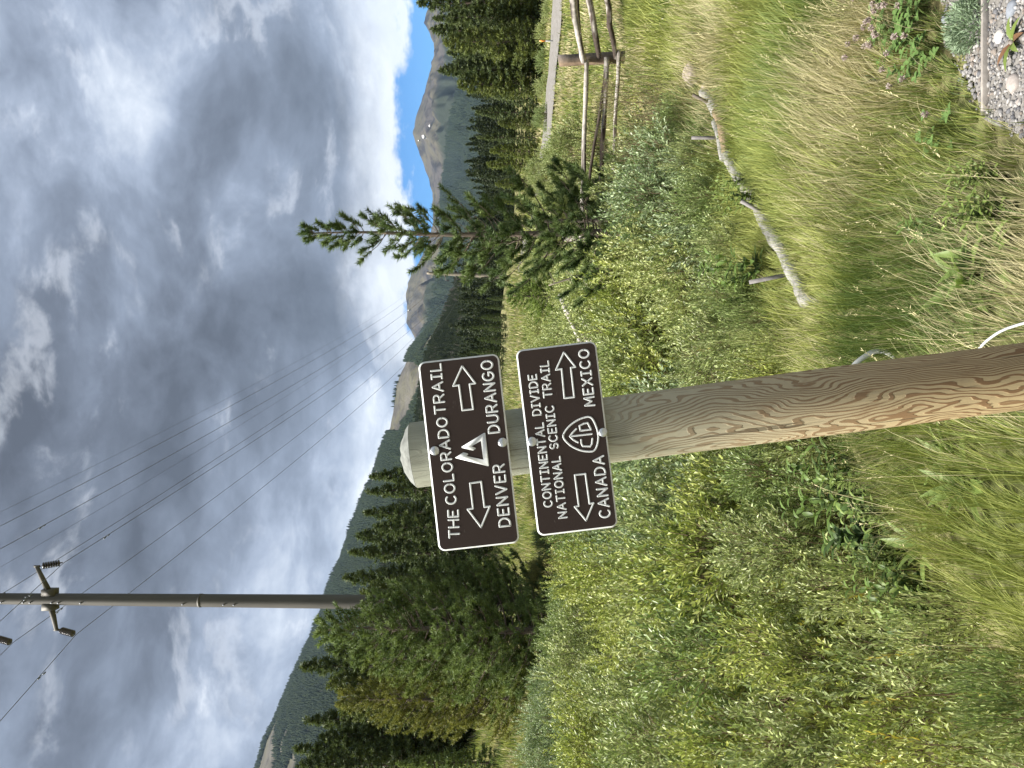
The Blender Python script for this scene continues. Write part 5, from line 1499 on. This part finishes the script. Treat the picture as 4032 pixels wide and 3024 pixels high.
for u, d, q, s_, lab in [(1905, 2.62, 3, 1.15, 'toothed dandelion rosette at the bottom edge right of the post'), (2030, 2.52, 3, 1.0, 'broad green rosette further right at the bottom edge'), (2190, 2.45, 1, .6, 'leafy green weed right of the rosettes'), (1120, 2.65, 3, .9, 'rosette in the grass left of the post foot'),
                         (2330, 2.5, 1, .5, 'small weed at the corner of the gravel'), (1230, 2.75, 3, .85, 'green rosette close to the left side of the post'), (2130, 2.75, 0, .45, 'herb among the tall green blades')]:
    plant('weed', hp[q], u, 0, d, s_, lab, GWd, 'weed')
# dock with reddening leaves, and the feathery sage green plant
b = MB(); r_ = np.random.default_rng(12)
for q in range(6):
    a = 2.4 + q * .75; broad_leaf(b, np.array([0, 0, .01]), (math.cos(a), math.sin(a), .55), .07 + .03 * r_.random(), .022, (.14, .19, .045) if q % 3 else (.16, .085, .045), .5)
g = ground_hit(2860, 4005)
obj('dock_plant', b.mesh('dock_plant', M_WEED), loc=g, label='dock with green and red tinged leaves at the gravel corner', cat='weed')
for gi_, (u, v, s_, lab) in enumerate([(2935, 3840, 0.82, 'feathery sage green plant growing on the gravel'), (2690, 3440, .45, 'small grey green tuft in the grass above the gravel')]):
    b = MB(); r_ = np.random.default_rng(30 + gi_)
    k_ = 1500
    a = r_.random(k_) * 6.28; rr = .115 * np.sqrt(r_.random(k_)); hh = .10 * (1 - (rr / .13) ** 2) * r_.random(k_) + .015
    ps = np.stack([np.cos(a) * rr, np.sin(a) * rr, hh], -1)
    V, T, C = leaves(ps, nrm(ps) * .7 + r_.normal(size=(k_, 3)) * .5 + [0, 0, .5], .022 + .012 * r_.random(k_), .0045 + .002 * r_.random(k_), r_, np.array([.235, .31, .20]) * (.75 + .5 * r_.random((k_, 1))))
    g = ground_hit(u, v); o = obj('feathery_plant', mesh('feathery_plant', V, T, M_WEED, C), loc=g, label=lab, cat='weed', group='feathery grey green plants'); o.scale = (s_,) * 3
# clover: each plant has stems, leaflets and pink flower heads
GCl = 'pink clover plants in the grass by the gravel'
cl = [(2940, 3480, 4), (2985, 3510, 3), (2900, 3545, 4), (2960, 3590, 4), (2860, 3560, 3), (2810, 3600, 3), (2775, 3640, 3), (2500, 3720, 1), (2830, 3480, 2), (3005, 3600, 3)]
wh = ['upper left', 'right edge', 'middle', 'lower right', 'lower middle', 'lower left', 'lowest', 'lone', 'topmost pale', 'corner']
for q_, (u, v, nh) in enumerate(cl):
    g = ground_hit(u, v + 70)
    r_ = np.random.default_rng(500 + q_)
    root = thing('clover', '%s clover plant with %s by the gravel' % (wh[q_], 'one pink flower head' if nh == 1 else '%d pink flower heads' % nh), 'clover', g, GCl)
    sb, lb = MB(), MB()
    for s in range(14):
        a = r_.random() * 6.28; rr = .09 * math.sqrt(r_.random()); p1 = np.array([math.cos(a) * rr, math.sin(a) * rr, .06 + .07 * r_.random()])
        sb.tube([p1 * [.2, .2, 0], p1], .001, 3, cap=False, col=(.13, .19, .05))
        for e in range(3):
            ae = a + e * 2.09; broad_leaf(lb, p1, (math.cos(ae), math.sin(ae), .25), .026, .018, np.array((.095, .16, .045)) * (.8 + .4 * r_.random()), .2)
    for s in range(nh):
        a = r_.random() * 6.28; rr = .03 + .08 * r_.random(); p1 = np.array([math.cos(a) * rr, math.sin(a) * rr, .15 + .06 * r_.random()])
        sb.tube([p1 * [.3, .3, 0], p1], .0014, 4, cap=False, col=(.16, .2, .07))
        k_ = 46; dd = nrm(r_.normal(size=(k_, 3)) + [0, 0, .35])
        V, T, C = leaves(np.tile(p1, (k_, 1)) + dd * .002, dd, np.full(k_, .0135), np.full(k_, .0045), r_, np.array([.36, .27, .265]) * (.8 + .4 * r_.random((k_, 1))) + np.array([.1, .12, .1]) * (dd[:, 2:3] > .3))
        obj('flower_head', mesh('flower_head', V, T, M_PETAL, C), root)
    obj('stem', sb.mesh('stem', M_WEED), root); obj('leaves', lb.mesh('leaves', M_WEED), root)

# ------------------------------------------------------------------ mountain air
hz, k = mat_new('mountain_air')
pv = k.n('ShaderNodeVolumePrincipled')
pv.inputs['Color'].default_value = (0.50, 0.72, 1.0, 1)
pv.inputs['Density'].default_value = 0.000018
ov = k.n('ShaderNodeOutputMaterial'); k.t.links.new(pv.outputs[0], ov.inputs['Volume'])
b = MB(); b.box((0, 3500, 540), (18400, 12200, 1300))
obj('haze', b.mesh('haze', hz), kind='stuff', label='thin blue mountain air over the whole valley', cat='haze')
